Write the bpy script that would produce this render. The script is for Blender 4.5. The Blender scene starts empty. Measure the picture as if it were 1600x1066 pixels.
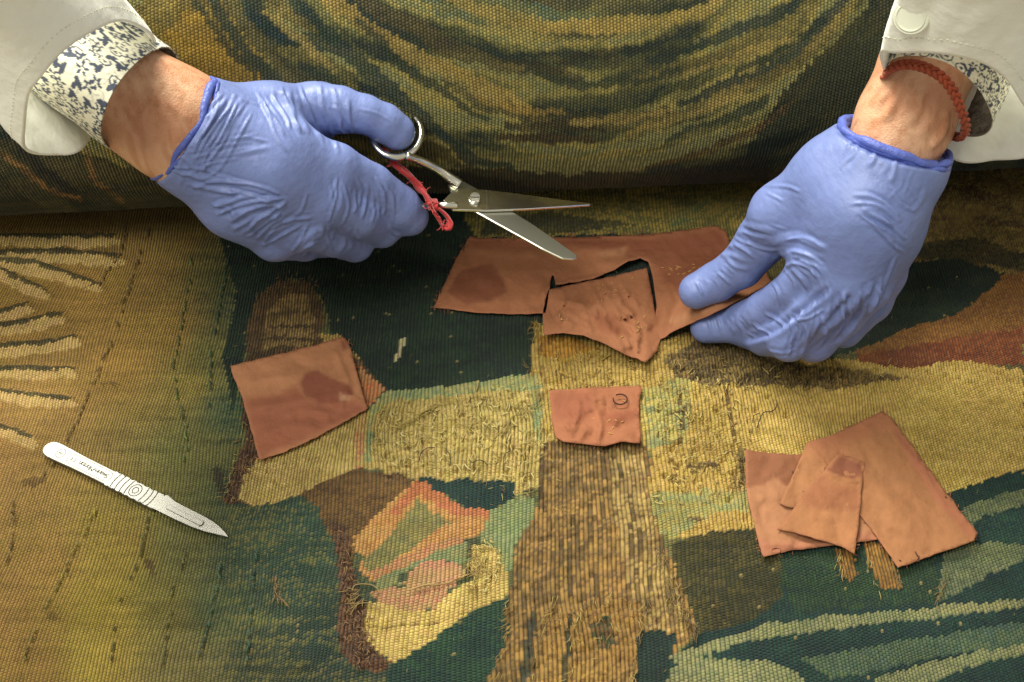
import bpy, math, random
import numpy as np
from mathutils import Vector, Matrix
from mathutils.geometry import delaunay_2d_cdt

# ------------------------------------------------------------------ camera / world / lamps (1 unit = 1 cm)
scene = bpy.context.scene
scene.unit_settings.system = 'METRIC'
scene.unit_settings.scale_length = 0.01
PITCH, DIST, FPX = math.radians(48), 88.0, 1885.0
CAM = np.array([0.0, -DIST*math.cos(PITCH), DIST*math.sin(PITCH)])
cd = bpy.data.cameras.new('camera'); cam = bpy.data.objects.new('camera', cd)
scene.collection.objects.link(cam); scene.camera = cam
cam.location = CAM; cam.rotation_euler = (math.pi/2-PITCH, 0, 0)
cd.sensor_width = 36; cd.lens = 36*FPX/1600; cd.clip_start = 1; cd.clip_end = 3000
cd.dof.use_dof = True; cd.dof.focus_distance = 84; cd.dof.aperture_fstop = 0.0
cd.dof.use_dof = False

w = bpy.data.worlds.new('World'); scene.world = w; w.use_nodes = True
bg = w.node_tree.nodes['Background']
bg.inputs[0].default_value = (1.0, 0.96, 0.84, 1); bg.inputs[1].default_value = 0.30

def area(name, loc, target, sx, sy, power, col):
    l = bpy.data.lights.new(name, 'AREA'); l.shape = 'RECTANGLE'; l.size = sx; l.size_y = sy
    l.energy = power; l.color = col
    o = bpy.data.objects.new(name, l); scene.collection.objects.link(o); o.location = loc
    d = Vector(target)-Vector(loc); o.rotation_euler = d.to_track_quat('-Z', 'Y').to_euler()
    return o
area('ceiling_lamp', (-45, 85, 140), (0, 0, 0), 90, 50, 290000, (1.0, 0.975, 0.86))
area('fill_light', (-60, -60, 170), (0, 5, 0), 80, 80, 165000, (1.0, 0.97, 0.86))  # fill light added on the camera side, no known fixture there

scene.view_settings.view_transform = 'Standard'; scene.view_settings.look = 'None'
scene.view_settings.exposure = 0.76; scene.view_settings.gamma = 1.0
scene.render.engine = 'CYCLES'

rng = np.random.default_rng(7); random.seed(7)

# ------------------------------------------------------------------ geometry helpers
SP, CP = math.sin(PITCH), math.cos(PITCH)
def ray(u, v):
    x = (np.asarray(u, float)-800)/FPX; y = (533-np.asarray(v, float))/FPX
    # camera axes: right (1,0,0), up (0,SP,CP), forward (0,CP,-SP)
    return x, CP+y*SP, -SP+y*CP
def at(u, v, z=0.0):
    dx, dy, dz = ray(u, v); t = (z-CAM[2])/dz
    return np.stack([CAM[0]+dx*t, CAM[1]+dy*t, CAM[2]+dz*t+0*t], -1)
def depth(u, v, z):
    dx, dy, dz = ray(u, v); return (z-CAM[2])/dz
def pix(P):
    d = P-CAM
    fx = d[..., 0]; fy = d[..., 1]*SP+d[..., 2]*CP; fz = d[..., 1]*CP-d[..., 2]*SP
    fz = np.maximum(fz, 1e-3)
    return 800+FPX*fx/fz, 533-FPX*fy/fz
def s2l(c):
    c = np.asarray(c, float)/255.0
    return np.where(c <= 0.04045, c/12.92, ((c+0.055)/1.055)**2.4)

def hash2(i, j, seed):
    i = i.astype(np.int64); j = j.astype(np.int64)
    h = (i*374761393+j*668265263+seed*1442695041) & 0x7fffffff
    h = ((h ^ (h >> 13))*1274126177) & 0x7fffffff
    h = (h ^ (h >> 16)) & 0xffffff
    return h/float(0xffffff)
def vnoise(x, y, seed=0):
    xi = np.floor(x); yi = np.floor(y); fx = x-xi; fy = y-yi
    fx = fx*fx*(3-2*fx); fy = fy*fy*(3-2*fy)
    a = hash2(xi, yi, seed); b = hash2(xi+1, yi, seed); c = hash2(xi, yi+1, seed); d = hash2(xi+1, yi+1, seed)
    return (a*(1-fx)+b*fx)*(1-fy)+(c*(1-fx)+d*fx)*fy
def fbm(x, y, seed=0, oct=4):
    s = 0; a = 0.5; t = 0
    for k in range(oct):
        s = s+a*vnoise(x, y, seed+k*17); t += a; x = x*2.03; y = y*2.03; a *= 0.55
    return s/t
def inpoly(u, v, poly):
    r = np.zeros(u.shape, bool); n = len(poly)
    for i in range(n):
        x1, y1 = poly[i]; x2, y2 = poly[(i+1) % n]
        if y1 == y2: continue
        c = ((y1 > v) != (y2 > v)) & (u < (x2-x1)*(v-y1)/(y2-y1)+x1)
        r ^= c
    return r
def pdist(u, v, pts):
    """distance to a polyline and the fraction along it"""
    d = np.full(u.shape, 1e9); tt = np.zeros(u.shape)
    n = len(pts)-1
    for i in range(n):
        x1, y1 = pts[i]; x2, y2 = pts[i+1]
        L = (x2-x1)**2+(y2-y1)**2+1e-9
        t = np.clip(((u-x1)*(x2-x1)+(v-y1)*(y2-y1))/L, 0, 1)
        dd = np.hypot(u-x1-t*(x2-x1), v-y1-t*(y2-y1))
        m = dd < d; d = np.where(m, dd, d); tt = np.where(m, (i+t)/n, tt)
    return d, tt

COL = scene.collection
def mesh_np(name, V, F, mat, parent=None, col=None, smooth=True):
    """V (n,3), F (m,3|4) arrays -> one object"""
    V = np.asarray(V, np.float32); F = np.asarray(F, np.int32); k = F.shape[1]
    me = bpy.data.meshes.new(name)
    me.vertices.add(len(V)); me.vertices.foreach_set('co', V.ravel())
    me.loops.add(F.size); me.loops.foreach_set('vertex_index', F.ravel())
    me.polygons.add(len(F)); me.polygons.foreach_set('loop_start', np.arange(0, F.size, k, dtype=np.int32))
    me.update(calc_edges=True); me.validate()
    me.polygons.foreach_set('use_smooth', np.full(len(me.polygons), smooth))
    if col is not None:
        a = me.color_attributes.new('Col', 'FLOAT_COLOR', 'POINT')
        c4 = np.ones((len(V), 4), np.float32); c4[:, :3] = col; a.data.foreach_set('color', c4.ravel())
    me.materials.append(mat)
    o = bpy.data.objects.new(name, me); COL.objects.link(o)
    if parent: o.parent = parent
    return o
def empty(name, loc=(0, 0, 0)):
    o = bpy.data.objects.new(name, None); COL.objects.link(o); o.location = loc; return o
def tag(o, label=None, cat=None, group=None, kind=None):
    for k, x in (('label', label), ('category', cat), ('group', group), ('kind', kind)):
        if x: o[k] = x
    return o
class MB:
    def __init__(s): s.V = []; s.F = []; s.n = 0; s.C = []
    def add(s, V, F, col=None):
        V = np.asarray(V, float); F = np.asarray(F, int)
        s.V.append(V); s.F.append(F+s.n); s.n += len(V)
        s.C.append(np.tile(s2l(col if col is not None else (128, 128, 128)), (len(V), 1)))
    def build(s, name, mat, parent=None, usecol=False, smooth=True):
        return mesh_np(name, np.concatenate(s.V), np.concatenate(s.F), mat, parent, np.concatenate(s.C)*(.72 if mat.name.startswith('loose') else 1) if usecol else None, smooth)
def tube(P, r, n=8, closed=False, flat=1.0, twist=0):
    """swept tube with quads; ends are closed by shrinking"""
    P = np.asarray(P, float); m = len(P); r = np.broadcast_to(np.asarray(r, float), (m,)).copy()
    if not closed:
        P = np.concatenate([P[:1], P, P[-1:]]); r = np.concatenate([[r[0]*0.02], r, [r[-1]*0.02]]); m += 2
    T = np.roll(P, -1, 0)-np.roll(P, 1, 0)
    if not closed: T[0] = P[2]-P[0]; T[1] = P[2]-P[1]; T[-1] = P[-1]-P[-3]; T[-2] = P[-2]-P[-3]
    T /= np.linalg.norm(T, axis=1)[:, None]+1e-12
    up = np.array([0, 0, 1.0])
    N = np.zeros_like(P); prev = None
    for i in range(m):
        if prev is None:
            a = up if abs(T[i] @ up) < 0.95 else np.array([1.0, 0, 0])
            nn = a-(a @ T[i])*T[i]
        else: nn = prev-(prev @ T[i])*T[i]
        nn /= np.linalg.norm(nn)+1e-12; N[i] = nn; prev = nn
    B = np.cross(T, N)
    a = np.linspace(0, 2*math.pi, n, endpoint=False)
    V = P[:, None]+r[:, None, None]*(np.cos(a)[None, :, None]*N[:, None]*flat+np.sin(a)[None, :, None]*B[:, None])
    F = []
    k = m if closed else m-1
    i = np.arange(k)[:, None]; j = np.arange(n)[None, :]
    i2 = (i+1) % m; j2 = (j+1) % n
    F = np.stack([i*n+j, i*n+j2, i2*n+j2, i2*n+j], -1).reshape(-1, 4)
    return V.reshape(-1, 3), F
def catmull(P, per=8, closed=False):
    P = np.asarray(P, float); n = len(P); out = []
    rngi = range(n if closed else n-1)
    for i in rngi:
        if closed: a, b, c, d = P[i-1], P[i], P[(i+1) % n], P[(i+2) % n]
        else: a, b, c, d = P[max(i-1, 0)], P[i], P[i+1], P[min(i+2, n-1)]
        for t in np.linspace(0, 1, per, endpoint=False):
            out.append(0.5*((2*b)+(-a+c)*t+(2*a-5*b+4*c-d)*t*t+(-a+3*b-3*c+d)*t**3))
    if not closed: out.append(P[-1])
    return np.array(out)
def prism(poly, thick, up=np.array([0, 0, 1.0]), bev=0.0):
    """solid from a 3D planar outline: outline is the top rim; returns tris+quads as list of faces"""
    P = np.asarray(poly, float); n = len(P)
    return P, n

# ------------------------------------------------------------------ materials
def mat(name, base=None, rough=0.6, metal=0.0, attr=False, bump=None, spec=0.5, sss=0, sheen=0, var=0, coat=0, anis=None):
    m = bpy.data.materials.new(name); m.use_nodes = True; nt = m.node_tree; N = nt.nodes; L = nt.links
    b = N['Principled BSDF']; b.inputs['Roughness'].default_value = rough; b.inputs['Metallic'].default_value = metal
    b.inputs['Specular IOR Level'].default_value = spec
    if coat: b.inputs['Coat Weight'].default_value = coat; b.inputs['Coat Roughness'].default_value = 0.25
    if sss:
        b.inputs['Subsurface Weight'].default_value = sss; b.inputs['Subsurface Radius'].default_value = (1, 0.45, 0.3); b.inputs['Subsurface Scale'].default_value = 0.25
    if sheen: b.inputs['Sheen Weight'].default_value = sheen; b.inputs['Sheen Roughness'].default_value = 0.5
    tc = N.new('ShaderNodeTexCoord')
    if attr:
        a = N.new('ShaderNodeAttribute'); a.attribute_name = 'Col'; src = a.outputs['Color']
    else:
        a = N.new('ShaderNodeRGB'); a.outputs[0].default_value = (*s2l(base), 1); src = a.outputs[0]
    if var:
        nz = N.new('ShaderNodeTexNoise'); nz.inputs['Scale'].default_value = 1.3; nz.inputs['Detail'].default_value = 6
        L.new(tc.outputs['Object'], nz.inputs['Vector'])
        mr = N.new('ShaderNodeMapRange'); mr.inputs[3].default_value = 1-var; mr.inputs[4].default_value = 1+var; mr.inputs[1].default_value = .3; mr.inputs[2].default_value = .7
        L.new(nz.outputs['Fac'], mr.inputs[0])
        mx = N.new('ShaderNodeVectorMath'); mx.operation = 'SCALE'
        L.new(src, mx.inputs[0]); L.new(mr.outputs[0], mx.inputs['Scale']); src = mx.outputs[0]
    L.new(src, b.inputs['Base Color'])
    prev = None
    for (kind, scale, dist, stretch) in (bump or []):
        mp = N.new('ShaderNodeMapping'); mp.inputs['Scale'].default_value = stretch; L.new(tc.outputs['Object'], mp.inputs[0])
        if kind == 'noise':
            t = N.new('ShaderNodeTexNoise'); t.inputs['Scale'].default_value = scale; t.inputs['Detail'].default_value = 4
        else:
            t = N.new('ShaderNodeTexVoronoi'); t.inputs['Scale'].default_value = scale
        L.new(mp.outputs[0], t.inputs['Vector'])
        bp = N.new('ShaderNodeBump'); bp.inputs['Distance'].default_value = dist; bp.inputs['Strength'].default_value = 1
        L.new(t.outputs[0], bp.inputs['Height'])
        if prev: L.new(prev, bp.inputs['Normal'])
        prev = bp.outputs[0]
    if prev: L.new(prev, b.inputs['Normal'])
    return m
M_TAP = mat('woven_wool', attr=True, rough=0.8, spec=0.25, sheen=0.08, bump=[('noise', 14, 0.05, (1, 1, 1))])
def weave_bump(m):
    nt = m.node_tree; N = nt.nodes; L = nt.links; b = N['Principled BSDF']
    def M(op, a, b_=None, c=None):
        n = N.new('ShaderNodeMath'); n.operation = op
        for k, x in enumerate((a, b_, c)):
            if x is None: continue
            if isinstance(x, (int, float)): n.inputs[k].default_value = x
            else: L.new(x, n.inputs[k])
        return n.outputs[0]
    uv = N.new('ShaderNodeUVMap'); uv.uv_map = 'weave'; sp = N.new('ShaderNodeSeparateXYZ'); L.new(uv.outputs[0], sp.inputs[0])
    at_ = N.new('ShaderNodeAttribute'); at_.attribute_name = 'bead'
    i = M('FLOOR', sp.outputs[0]); fs = M('SUBTRACT', sp.outputs[0], i)
    t = M('ADD', sp.outputs[1], M('MULTIPLY', M('FLOORED_MODULO', i, 2.0), 0.5)); ft = M('FRACT', t)
    def dome(f, k):
        x = M('SUBTRACT', M('MULTIPLY', f, 2.0), 1.0); return M('SQRT', M('MAXIMUM', M('SUBTRACT', 1.0, M('MULTIPLY', M('MULTIPLY', x, x), k)), 0.0))
    rib = dome(fs, 1.0); bd = dome(ft, 1.0); be = M('MULTIPLY', at_.outputs['Fac'], 0.85)
    h = M('MULTIPLY', rib, M('ADD', M('SUBTRACT', 1.0, be), M('MULTIPLY', be, bd)))
    bp = N.new('ShaderNodeBump'); bp.inputs['Distance'].default_value = 0.13; bp.inputs['Strength'].default_value = 1
    L.new(h, bp.inputs['Height'])
    last = b.inputs['Normal'].links[0].from_socket; L.new(last, bp.inputs['Normal']); L.new(bp.outputs[0], b.inputs['Normal'])
weave_bump(M_TAP)
def set_weave(o, U, Vv, bead):
    me = o.data; uv = me.uv_layers.new(name='weave'); li = np.empty(len(me.loops), np.int32); me.loops.foreach_get('vertex_index', li)
    a = np.stack([U.ravel()[li], Vv.ravel()[li]], 1).astype(np.float32); uv.data.foreach_set('uv', a.ravel())
    at_ = me.attributes.new('bead', 'FLOAT', 'POINT'); at_.data.foreach_set('value', bead.ravel().astype(np.float32))
M_YARN = mat('loose_yarn', attr=True, rough=0.75, spec=0.3, sheen=0.1)
M_CLOTH = mat('copper_cotton', attr=True, rough=0.78, spec=0.25, var=0.05, bump=[('noise', 30, 0.02, (1, 1, 1)), ('noise', 1.4, 0.12, (1, 1, 1))])
M_GLOVE = mat('blue_nitrile', base=(110, 125, 177), rough=0.43, spec=0.42, sss=0.04, var=0.05, bump=[('noise', 2.2, 0.06, (1, .45, 1)), ('noise', 22, 0.006, (1, 1, 1))])
M_RIM = mat('blue_nitrile_rolled', base=(86, 102, 180), rough=0.42, spec=0.4, sss=0.05, bump=[('noise', 3, 0.12, (1, 1, 1))])
M_SKIN = mat('tanned_skin', attr=True, rough=0.45, spec=0.4, sss=0.08, bump=[('voronoi', 9, 0.02, (1, 1, 1)), ('noise', 5, 0.03, (1, 1, 1))])
M_COAT = mat('white_coat_cotton', base=(250, 251, 240), rough=0.85, spec=0.2, var=0.015, bump=[('noise', 25, 0.01, (1, 1, 1)), ('noise', 0.35, 0.35, (1, 1, 1))])
M_SHIRT = mat('printed_shirt_cotton', attr=True, rough=0.8, spec=0.2, bump=[('noise', 0.8, 0.12, (1, 1, 1))])
M_STEEL = mat('polished_steel', base=(215, 213, 200), rough=0.22, metal=1.0, bump=[('noise', 1.5, 0.004, (1, 1, 1))])
M_BLADE = mat('satin_steel', base=(214, 214, 202), rough=0.3, metal=1.0)
M_SCALP = mat('nickel_steel', base=(140, 139, 132), rough=0.44, metal=1.0, bump=[('noise', 12, 0.004, (1, 1, 1))])
M_LEAF = mat('ground_steel', base=(232, 230, 218), rough=0.2, metal=1.0, bump=[('noise', 2, 0.02, (1, 1, 1))])
M_DARK = mat('engraved_dark', base=(60, 58, 50), rough=0.6)
M_RED = mat('red_wool', base=(150, 10, 14), rough=0.8, sheen=0.3)
M_BRACE = mat('rust_cord', base=(146, 58, 22), rough=0.7, sheen=0.1, var=0.2)
M_BUTTON = mat('pale_button', base=(226, 228, 208), rough=0.35)
M_TABLE = mat('table_board', base=(150, 140, 120), rough=0.6, var=0.05)

# ------------------------------------------------------------------ table (hidden under the tapestry)
def box(name, x0, x1, y0, y1, z0, z1, m, parent=None):
    V = [(x, y, z) for z in (z0, z1) for y in (y0, y1) for x in (x0, x1)]
    F = [(0, 2, 3, 1), (4, 5, 7, 6), (0, 1, 5, 4), (2, 6, 7, 3), (0, 4, 6, 2), (1, 3, 7, 5)]
    return mesh_np(name, V, F, m, parent, smooth=False)
tb = box('table_surface', -120, 120, -75, 75, -6, -0.6, M_TABLE); tag(tb, kind='structure')

# ------------------------------------------------------------------ the pictorial design, in colours of the yarn
CREAM = (188, 168, 92); GOLD = (168, 132, 45); BROWN = (118, 90, 44); TEALD = (24, 56, 52); OLIVE = (112, 98, 42)
LEFTPTS = [(50,380,130,103,42),(150,450,146,116,50),(230,420,132,104,48),(300,380,122,100,42),(335,400,104,100,46),(60,620,148,118,56),
 (200,560,150,116,46),(300,600,128,114,44),(260,520,148,118,48),(325,560,104,106,52),(358,640,58,92,68),(310,700,98,100,48),(50,760,136,108,48),
 (60,860,134,106,44),(180,850,135,118,38),(170,950,142,126,36),(60,1040,130,102,40),(150,1030,140,124,38),(260,950,108,104,42),(300,850,96,100,50),
 (280,1040,104,98,50),(340,950,72,92,54),(370,870,46,74,54),(400,780,40,68,54),(450,900,40,72,58),(500,1000,36,62,52),(420,1040,60,70,48),
 (480,800,44,76,62),(380,480,52,78,56),(370,420,60,76,46),(120,340,120,94,40),(0,480,140,112,46),(0,950,128,100,42),(0,700,138,106,50)]
# colour polygons: (points, colour, second colour, speckle share, bead strength, lumpiness)
POLY = []
def P(pts, c, c2=None, sp=0.25, bead=1.0, lump=0.0): POLY.append((pts, c, c2 or tuple(int(x*0.8) for x in c), sp, bead, lump))
P([(330,290),(760,290),(770,400),(850,430),(850,495),(838,586),(760,598),(640,612),(600,614),(560,560),(520,525),(502,460),(455,432),(408,462),(388,520),(376,590),(366,640),(350,560),(372,450),(350,400)],(26,47,40),(40,66,42),.25)
P([(700,250),(1260,230),(1230,330),(1160,420),(1100,480),(860,450),(770,400),(730,350)],(150,132,54),(100,100,50),.3)
P([(735,372),(1040,366),(1060,440),(1030,500),(860,500),(700,440)],(26,44,38),(38,56,40),.25)  # dark tone stands in for the shadow seen through the flap's slot
P([(760,340),(860,332),(1000,352),(860,368),(750,366)],(92,88,40),(60,62,34),.4)
P([(1060,330),(1110,310),(1090,345),(1040,360)],(96,112,66),(140,126,52),.4)
P([(1380,230),(1600,230),(1600,440),(1430,410),(1380,360)],(142,124,58),(108,88,42),.35,1,.35)
P([(1440,300),(1520,290),(1600,330),(1600,360),(1500,350),(1440,340)],(88,66,34),(130,110,50),.4,1,.4)
P([(1430,380),(1520,370),(1600,400),(1600,425),(1500,410),(1420,400)],(98,86,40),(60,60,34),.4)
P([(1180,540),(1240,450),(1380,410),(1500,405),(1572,432),(1500,490),(1400,522),(1260,575),(1190,575)],(28,48,36),(44,62,40),.25)
P([(1570,432),(1600,425),(1600,530),(1480,545),(1380,560),(1330,550),(1400,520),(1500,488)],(146,104,44),(128,84,36),.4)
P([(1340,552),(1470,532),(1600,512),(1600,572),(1500,566),(1420,578),(1340,570)],(116,60,28),(136,80,38),.35)
P([(835,500),(870,526),(1010,540),(1100,510),(1250,560),(1340,562),(1420,576),(1500,562),(1600,580),(1600,738),(1540,748),(1480,772),(1350,830),(1160,828),(1050,842),(1025,812),(1010,760),(1020,700),(850,694),(845,620),(830,582)],(190,166,84),(168,142,66),.4,.75,.55)
P([(1160,590),(1600,600),(1600,736),(1480,770),(1180,700)],(200,176,92),(178,152,70),.35,.9,.2)
P([(1040,560),(1110,520),(1230,565),(1420,590),(1300,610),(1150,600),(1060,600)],(140,118,62),(96,80,44),.45,.6,.8)
P([(838,528),(905,530),(935,545),(880,562),(840,560)],(176,132,38),(150,106,30),.3,.6,.6)
P([(1005,610),(1060,590),(1080,600),(1075,690),(1010,700)],(182,168,86),(130,138,90),.25,.7,.6)
P([(1015,772),(1080,768),(1172,764),(1172,800),(1120,800),(1050,842),(1028,825)],(140,148,94),(170,158,84),.4,.9,.3)
# upper sandal strap and foot
P([(384,580),(388,505),(403,462),(438,438),(482,440),(502,468),(508,505),(502,520),(530,522),(560,560),(600,606),(604,612),(570,640),(540,560),(440,560)],(112,88,50),(84,66,38),.35,.8,.2)
P([(412,548),(416,486),(448,456),(482,462),(492,500),(488,545)],(152,128,74),(120,98,54),.35,.3,.2)
P([(500,522),(530,520),(560,560),(520,560)],(176,150,78),(150,124,60),.3)
P([(558,570),(570,580),(602,606),(598,614),(572,640)],(190,118,70),(170,130,80),.35)
P([(345,784),(362,748),(384,690),(380,620),(410,640),(420,740),(400,790)],(112,84,56),(82,60,40),.4,.7,.5)
P([(372,780),(384,744),(402,716),(480,690),(575,640),(568,700),(566,732),(540,744),(480,768),(430,784),(395,790)],(192,172,100),(170,148,80),.35,.9,.3)
P([(555,650),(572,640),(570,730),(556,734)],(182,126,84),(186,160,90),.45)
P([(573,642),(600,614),(650,609),(760,596),(832,583),(850,600),(852,700),(842,762),(805,777),(740,752),(640,750),(600,738),(566,732),(568,690)],(188,170,96),(164,146,78),.35,.7,.75)
P([(575,640),(600,613),(700,603),(834,583),(846,605),(846,690),(838,690),(832,612),(760,612),(660,622),(605,630),(584,650),(580,722),(572,722)],(124,146,104),(160,158,94),.4,.9,.3)
# lower sandal
P([(467,770),(563,733),(649,747),(630,790),(560,838),(553,880),(560,930),(580,962),(600,1028),(614,1036),(592,1052),(560,1046),(540,1030),(530,1000),(533,930),(530,880),(515,830),(495,792)],(120,92,44),(96,72,36),.3,.8,.1)
P([(515,810),(545,830),(553,880),(560,930),(580,962),(600,1030),(592,1052),(560,1046),(540,1030),(530,1000),(533,930),(530,880)],(112,80,50),(84,60,40),.4,.5,.7)
P([(553,840),(652,750),(670,757),(718,792),(770,799),(764,813),(753,838),(728,845),(676,866),(601,893),(580,910),(563,893),(567,866),(553,861)],(192,150,82),(176,128,66),.3)
P([(612,800),(652,750),(670,757),(718,792),(770,799),(764,810),(712,806),(655,772),(622,806)],(186,116,74),(170,106,62),.35)
P([(652,781),(704,817),(639,862),(577,894),(563,873),(615,834)],(120,122,72),(140,134,74),.35)
P([(718,837),(639,865),(580,892),(584,910),(669,876),(731,850)],(180,128,84),(168,134,84),.3)
P([(683,862),(731,848),(736,879),(669,876),(625,899),(625,917),(587,921),(587,906)],(120,136,92),(140,140,84),.3)
P([(642,892),(666,877),(718,879),(732,896),(700,928),(676,951),(642,954),(594,941),(580,923),(632,920)],(184,132,98),(170,142,92),.35)
P([(577,937),(642,955),(676,951),(704,930),(742,906),(735,880),(740,850),(797,856),(794,934),(745,952),(683,996),(618,1037),(587,1017),(567,980)],(200,180,100),(178,156,82),.3,.9,.25)
P([(769,800),(810,775),(838,779),(832,813),(806,851),(800,892),(790,892),(780,862),(755,848),(757,830)],(142,148,94),(118,134,90),.4)
P([(655,748),(700,750),(800,753),(806,774),(769,798),(728,794),(687,769)],(24,58,56),(32,66,56),.3)
P([(614,1037),(683,997),(745,953),(797,934),(795,1000),(775,1066),(775,1110),(590,1110),(600,1066)],(30,64,56),(44,80,54),.3)
# ribbed column
P([(850,690),(1005,690),(1020,720),(1010,760),(1022,800),(1040,850),(1062,892),(1092,990),(1060,1012),(1020,1060),(1015,1110),(745,1110),(762,1066),(792,1000),(797,932),(806,860),(842,790)],(154,122,60),(116,92,48),.35,.2,.4)
P([(950,700),(1008,700),(1012,770),(1030,850),(1062,930),(1070,990),(1000,980),(975,880),(960,790)],(176,152,86),(134,110,60),.35,.2,.45)
P([(860,960),(1000,940),(1010,1010),(960,1066),(840,1110),(850,1010)],(158,124,58),(128,98,46),.35,.3,.6)
P([(1000,985),(1060,990),(1048,1040),(1030,1110),(992,1110)],(28,52,46),(34,60,50),.3)
P([(925,975),(955,965),(965,1005),(935,1015)],(62,76,40),(110,86,44),.4,.4,.6)
# lower right
P([(1048,850),(1110,832),(1196,826),(1218,860),(1225,935),(1180,968),(1095,990),(1062,900)],(86,80,34),(58,60,28),.5)
P([(1196,826),(1350,826),(1470,775),(1540,750),(1600,734),(1640,730),(1640,1110),(1030,1110),(1048,1035),(1095,990),(1180,968),(1225,935),(1218,860)],(22,54,52),(30,68,56),.3)
P([(1215,870),(1300,860),(1460,860),(1470,940),(1240,960)],(30,60,46),(48,78,44),.3)
P([(1478,822),(1515,790),(1560,772),(1600,765),(1640,760),(1640,785),(1590,792),(1540,806),(1512,832),(1530,850),(1570,842),(1640,850),(1580,885),(1540,900),(1500,924),(1464,946),(1472,890)],(112,122,82),(90,106,76),.35)
P([(1524,818),(1560,802),(1640,792),(1640,855),(1575,848),(1532,845)],(30,62,60),(44,80,64),.3)
P([(1046,1026),(1110,1000),(1200,975),(1320,962),(1400,954),(1640,930),(1640,942),(1480,962),(1400,971),(1230,992),(1130,1012),(1060,1038)],(138,140,92),(112,122,84),.3)
P([(1250,1030),(1420,1000),(1640,965),(1640,1000),(1500,1020),(1380,1046),(1300,1060)],(66,94,76),(84,104,72),.4)
P([(1048,1044),(1100,1026),(1200,1032),(1246,1050),(1290,1110),(1030,1110)],(138,140,92),(112,122,84),.35)
P([(1330,1110),(1370,1058),(1440,1038),(1540,1014),(1640,1000),(1640,1014),(1540,1034),(1450,1066),(1420,1110)],(132,136,90),(108,118,80),.3)
P([(1303,855),(1314,895),(1330,912),(1342,900),(1334,855)],(146,108,44),(120,88,38),.3,.2)
P([(1350,848),(1362,890),(1376,922),(1412,920),(1396,878),(1380,850)],(146,108,44),(120,88,38),.3,.2)
# strokes on the flat part: (points, half width px, colour, raised height cm)
STROKE = []
def S(pts, wd, c, hgt=0.0): STROKE.append((pts, wd, c, hgt))
for pts in ([(0,371),(180,369)],[(0,396),(100,396),(188,401)],[(0,409),(56,412),(101,429),(154,444)],[(0,424),(38,439),(71,456)],[(0,488),(45,474)],
            [(0,510),(98,493)],[(0,542),(75,536),(120,529)],[(0,576),(113,578)],[(0,612),(60,618),(113,624)],[(0,664),(53,686)]):
    S([(x+2, y+10+1.5*math.sin(x*.04)) for x, y in pts], 8, (206,180,112), .16)
    S([(x, y+1.5*math.sin(x*.05)) for x, y in pts], 3.6, (52,60,38), .16)
S([(420,512),(488,508)],2.5,(70,56,34)); S([(418,530),(486,528)],2.5,(70,56,34)); S([(425,490),(480,486)],2,(86,70,40)); S([(418,547),(480,541)],2.5,(70,56,34))
for x, y0, y1 in ((893,735,1066),(905,790,900),(926,700,870),(945,700,860),(936,880,940),(990,760,900),(878,840,930),(868,860,880),(820,930,1066),(833,960,1066),(1002,800,960),(972,720,760),(1020,860,960)):
    S([(x,y0),(x-2,(y0+y1)/2),(x-5,y1)], 2.2, (92,74,38))
S([(818,1066),(828,1000),(836,960)],6,(38,56,44)); S([(885,1066),(890,1000),(892,960)],4,(40,56,40))
S([(855,690),(845,740),(850,800)],2.5,(80,62,34))
S([(1060,610),(1068,640),(1064,690)],2.5,(86,60,30),-.1); S([(1136,600),(1142,640),(1148,690)],2.5,(84,58,28),-.12); S([(1156,700),(1162,730),(1160,760)],4,(96,76,42),-.1)
S([(1075,728),(1120,728)],4,(80,62,34),.1); S([(1080,812),(1110,816)],3,(110,86,50),.1); S([(1040,650),(1062,640)],2,(90,70,36),-.1)
S([(576,980),(640,978),(690,974)],1.8,(120,98,50),-.1); S([(560,1030),(600,1045)],4,(92,58,36),0)
S([(1082,880),(1108,900),(1112,950),(1122,985)],3,(64,58,28),.06); S([(1220,868),(1226,938)],3,(44,70,40),.05)
S([(230,880),(240,895)],5,(100,80,40),.1); S([(430,905),(436,940)],5,(110,96,60),.15); S([(80,960),(90,966)],6,(112,92,38),.14); S([(40,755),(70,752)],6,(112,88,40),.14)
S([(340,735),(346,770)],6,(58,54,36),.12); S([(520,560),(540,575)],3,(80,60,40))
S([(622,560),(631,528)],5,(190,184,140),.05)
HOLES = [(585,680),(600,690),(640,700),(660,690),(690,680),(720,650),(760,660),(700,720),(640,730),(610,745),(420,735),(430,750),(780,720),(800,700),(745,735),(1030,640),(1050,700),(1100,660),(1110,700),(1120,640),(1090,620),(1130,720),(1150,740),(870,600),(900,592),(1060,730),(1038,745),(1140,780),(1180,640),(1200,620),(1230,650),(945,700),(960,712),(1170,590),(1260,600),(1080,560),(690,742),(716,738),(600,712),(812,640),(795,668)]

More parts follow.
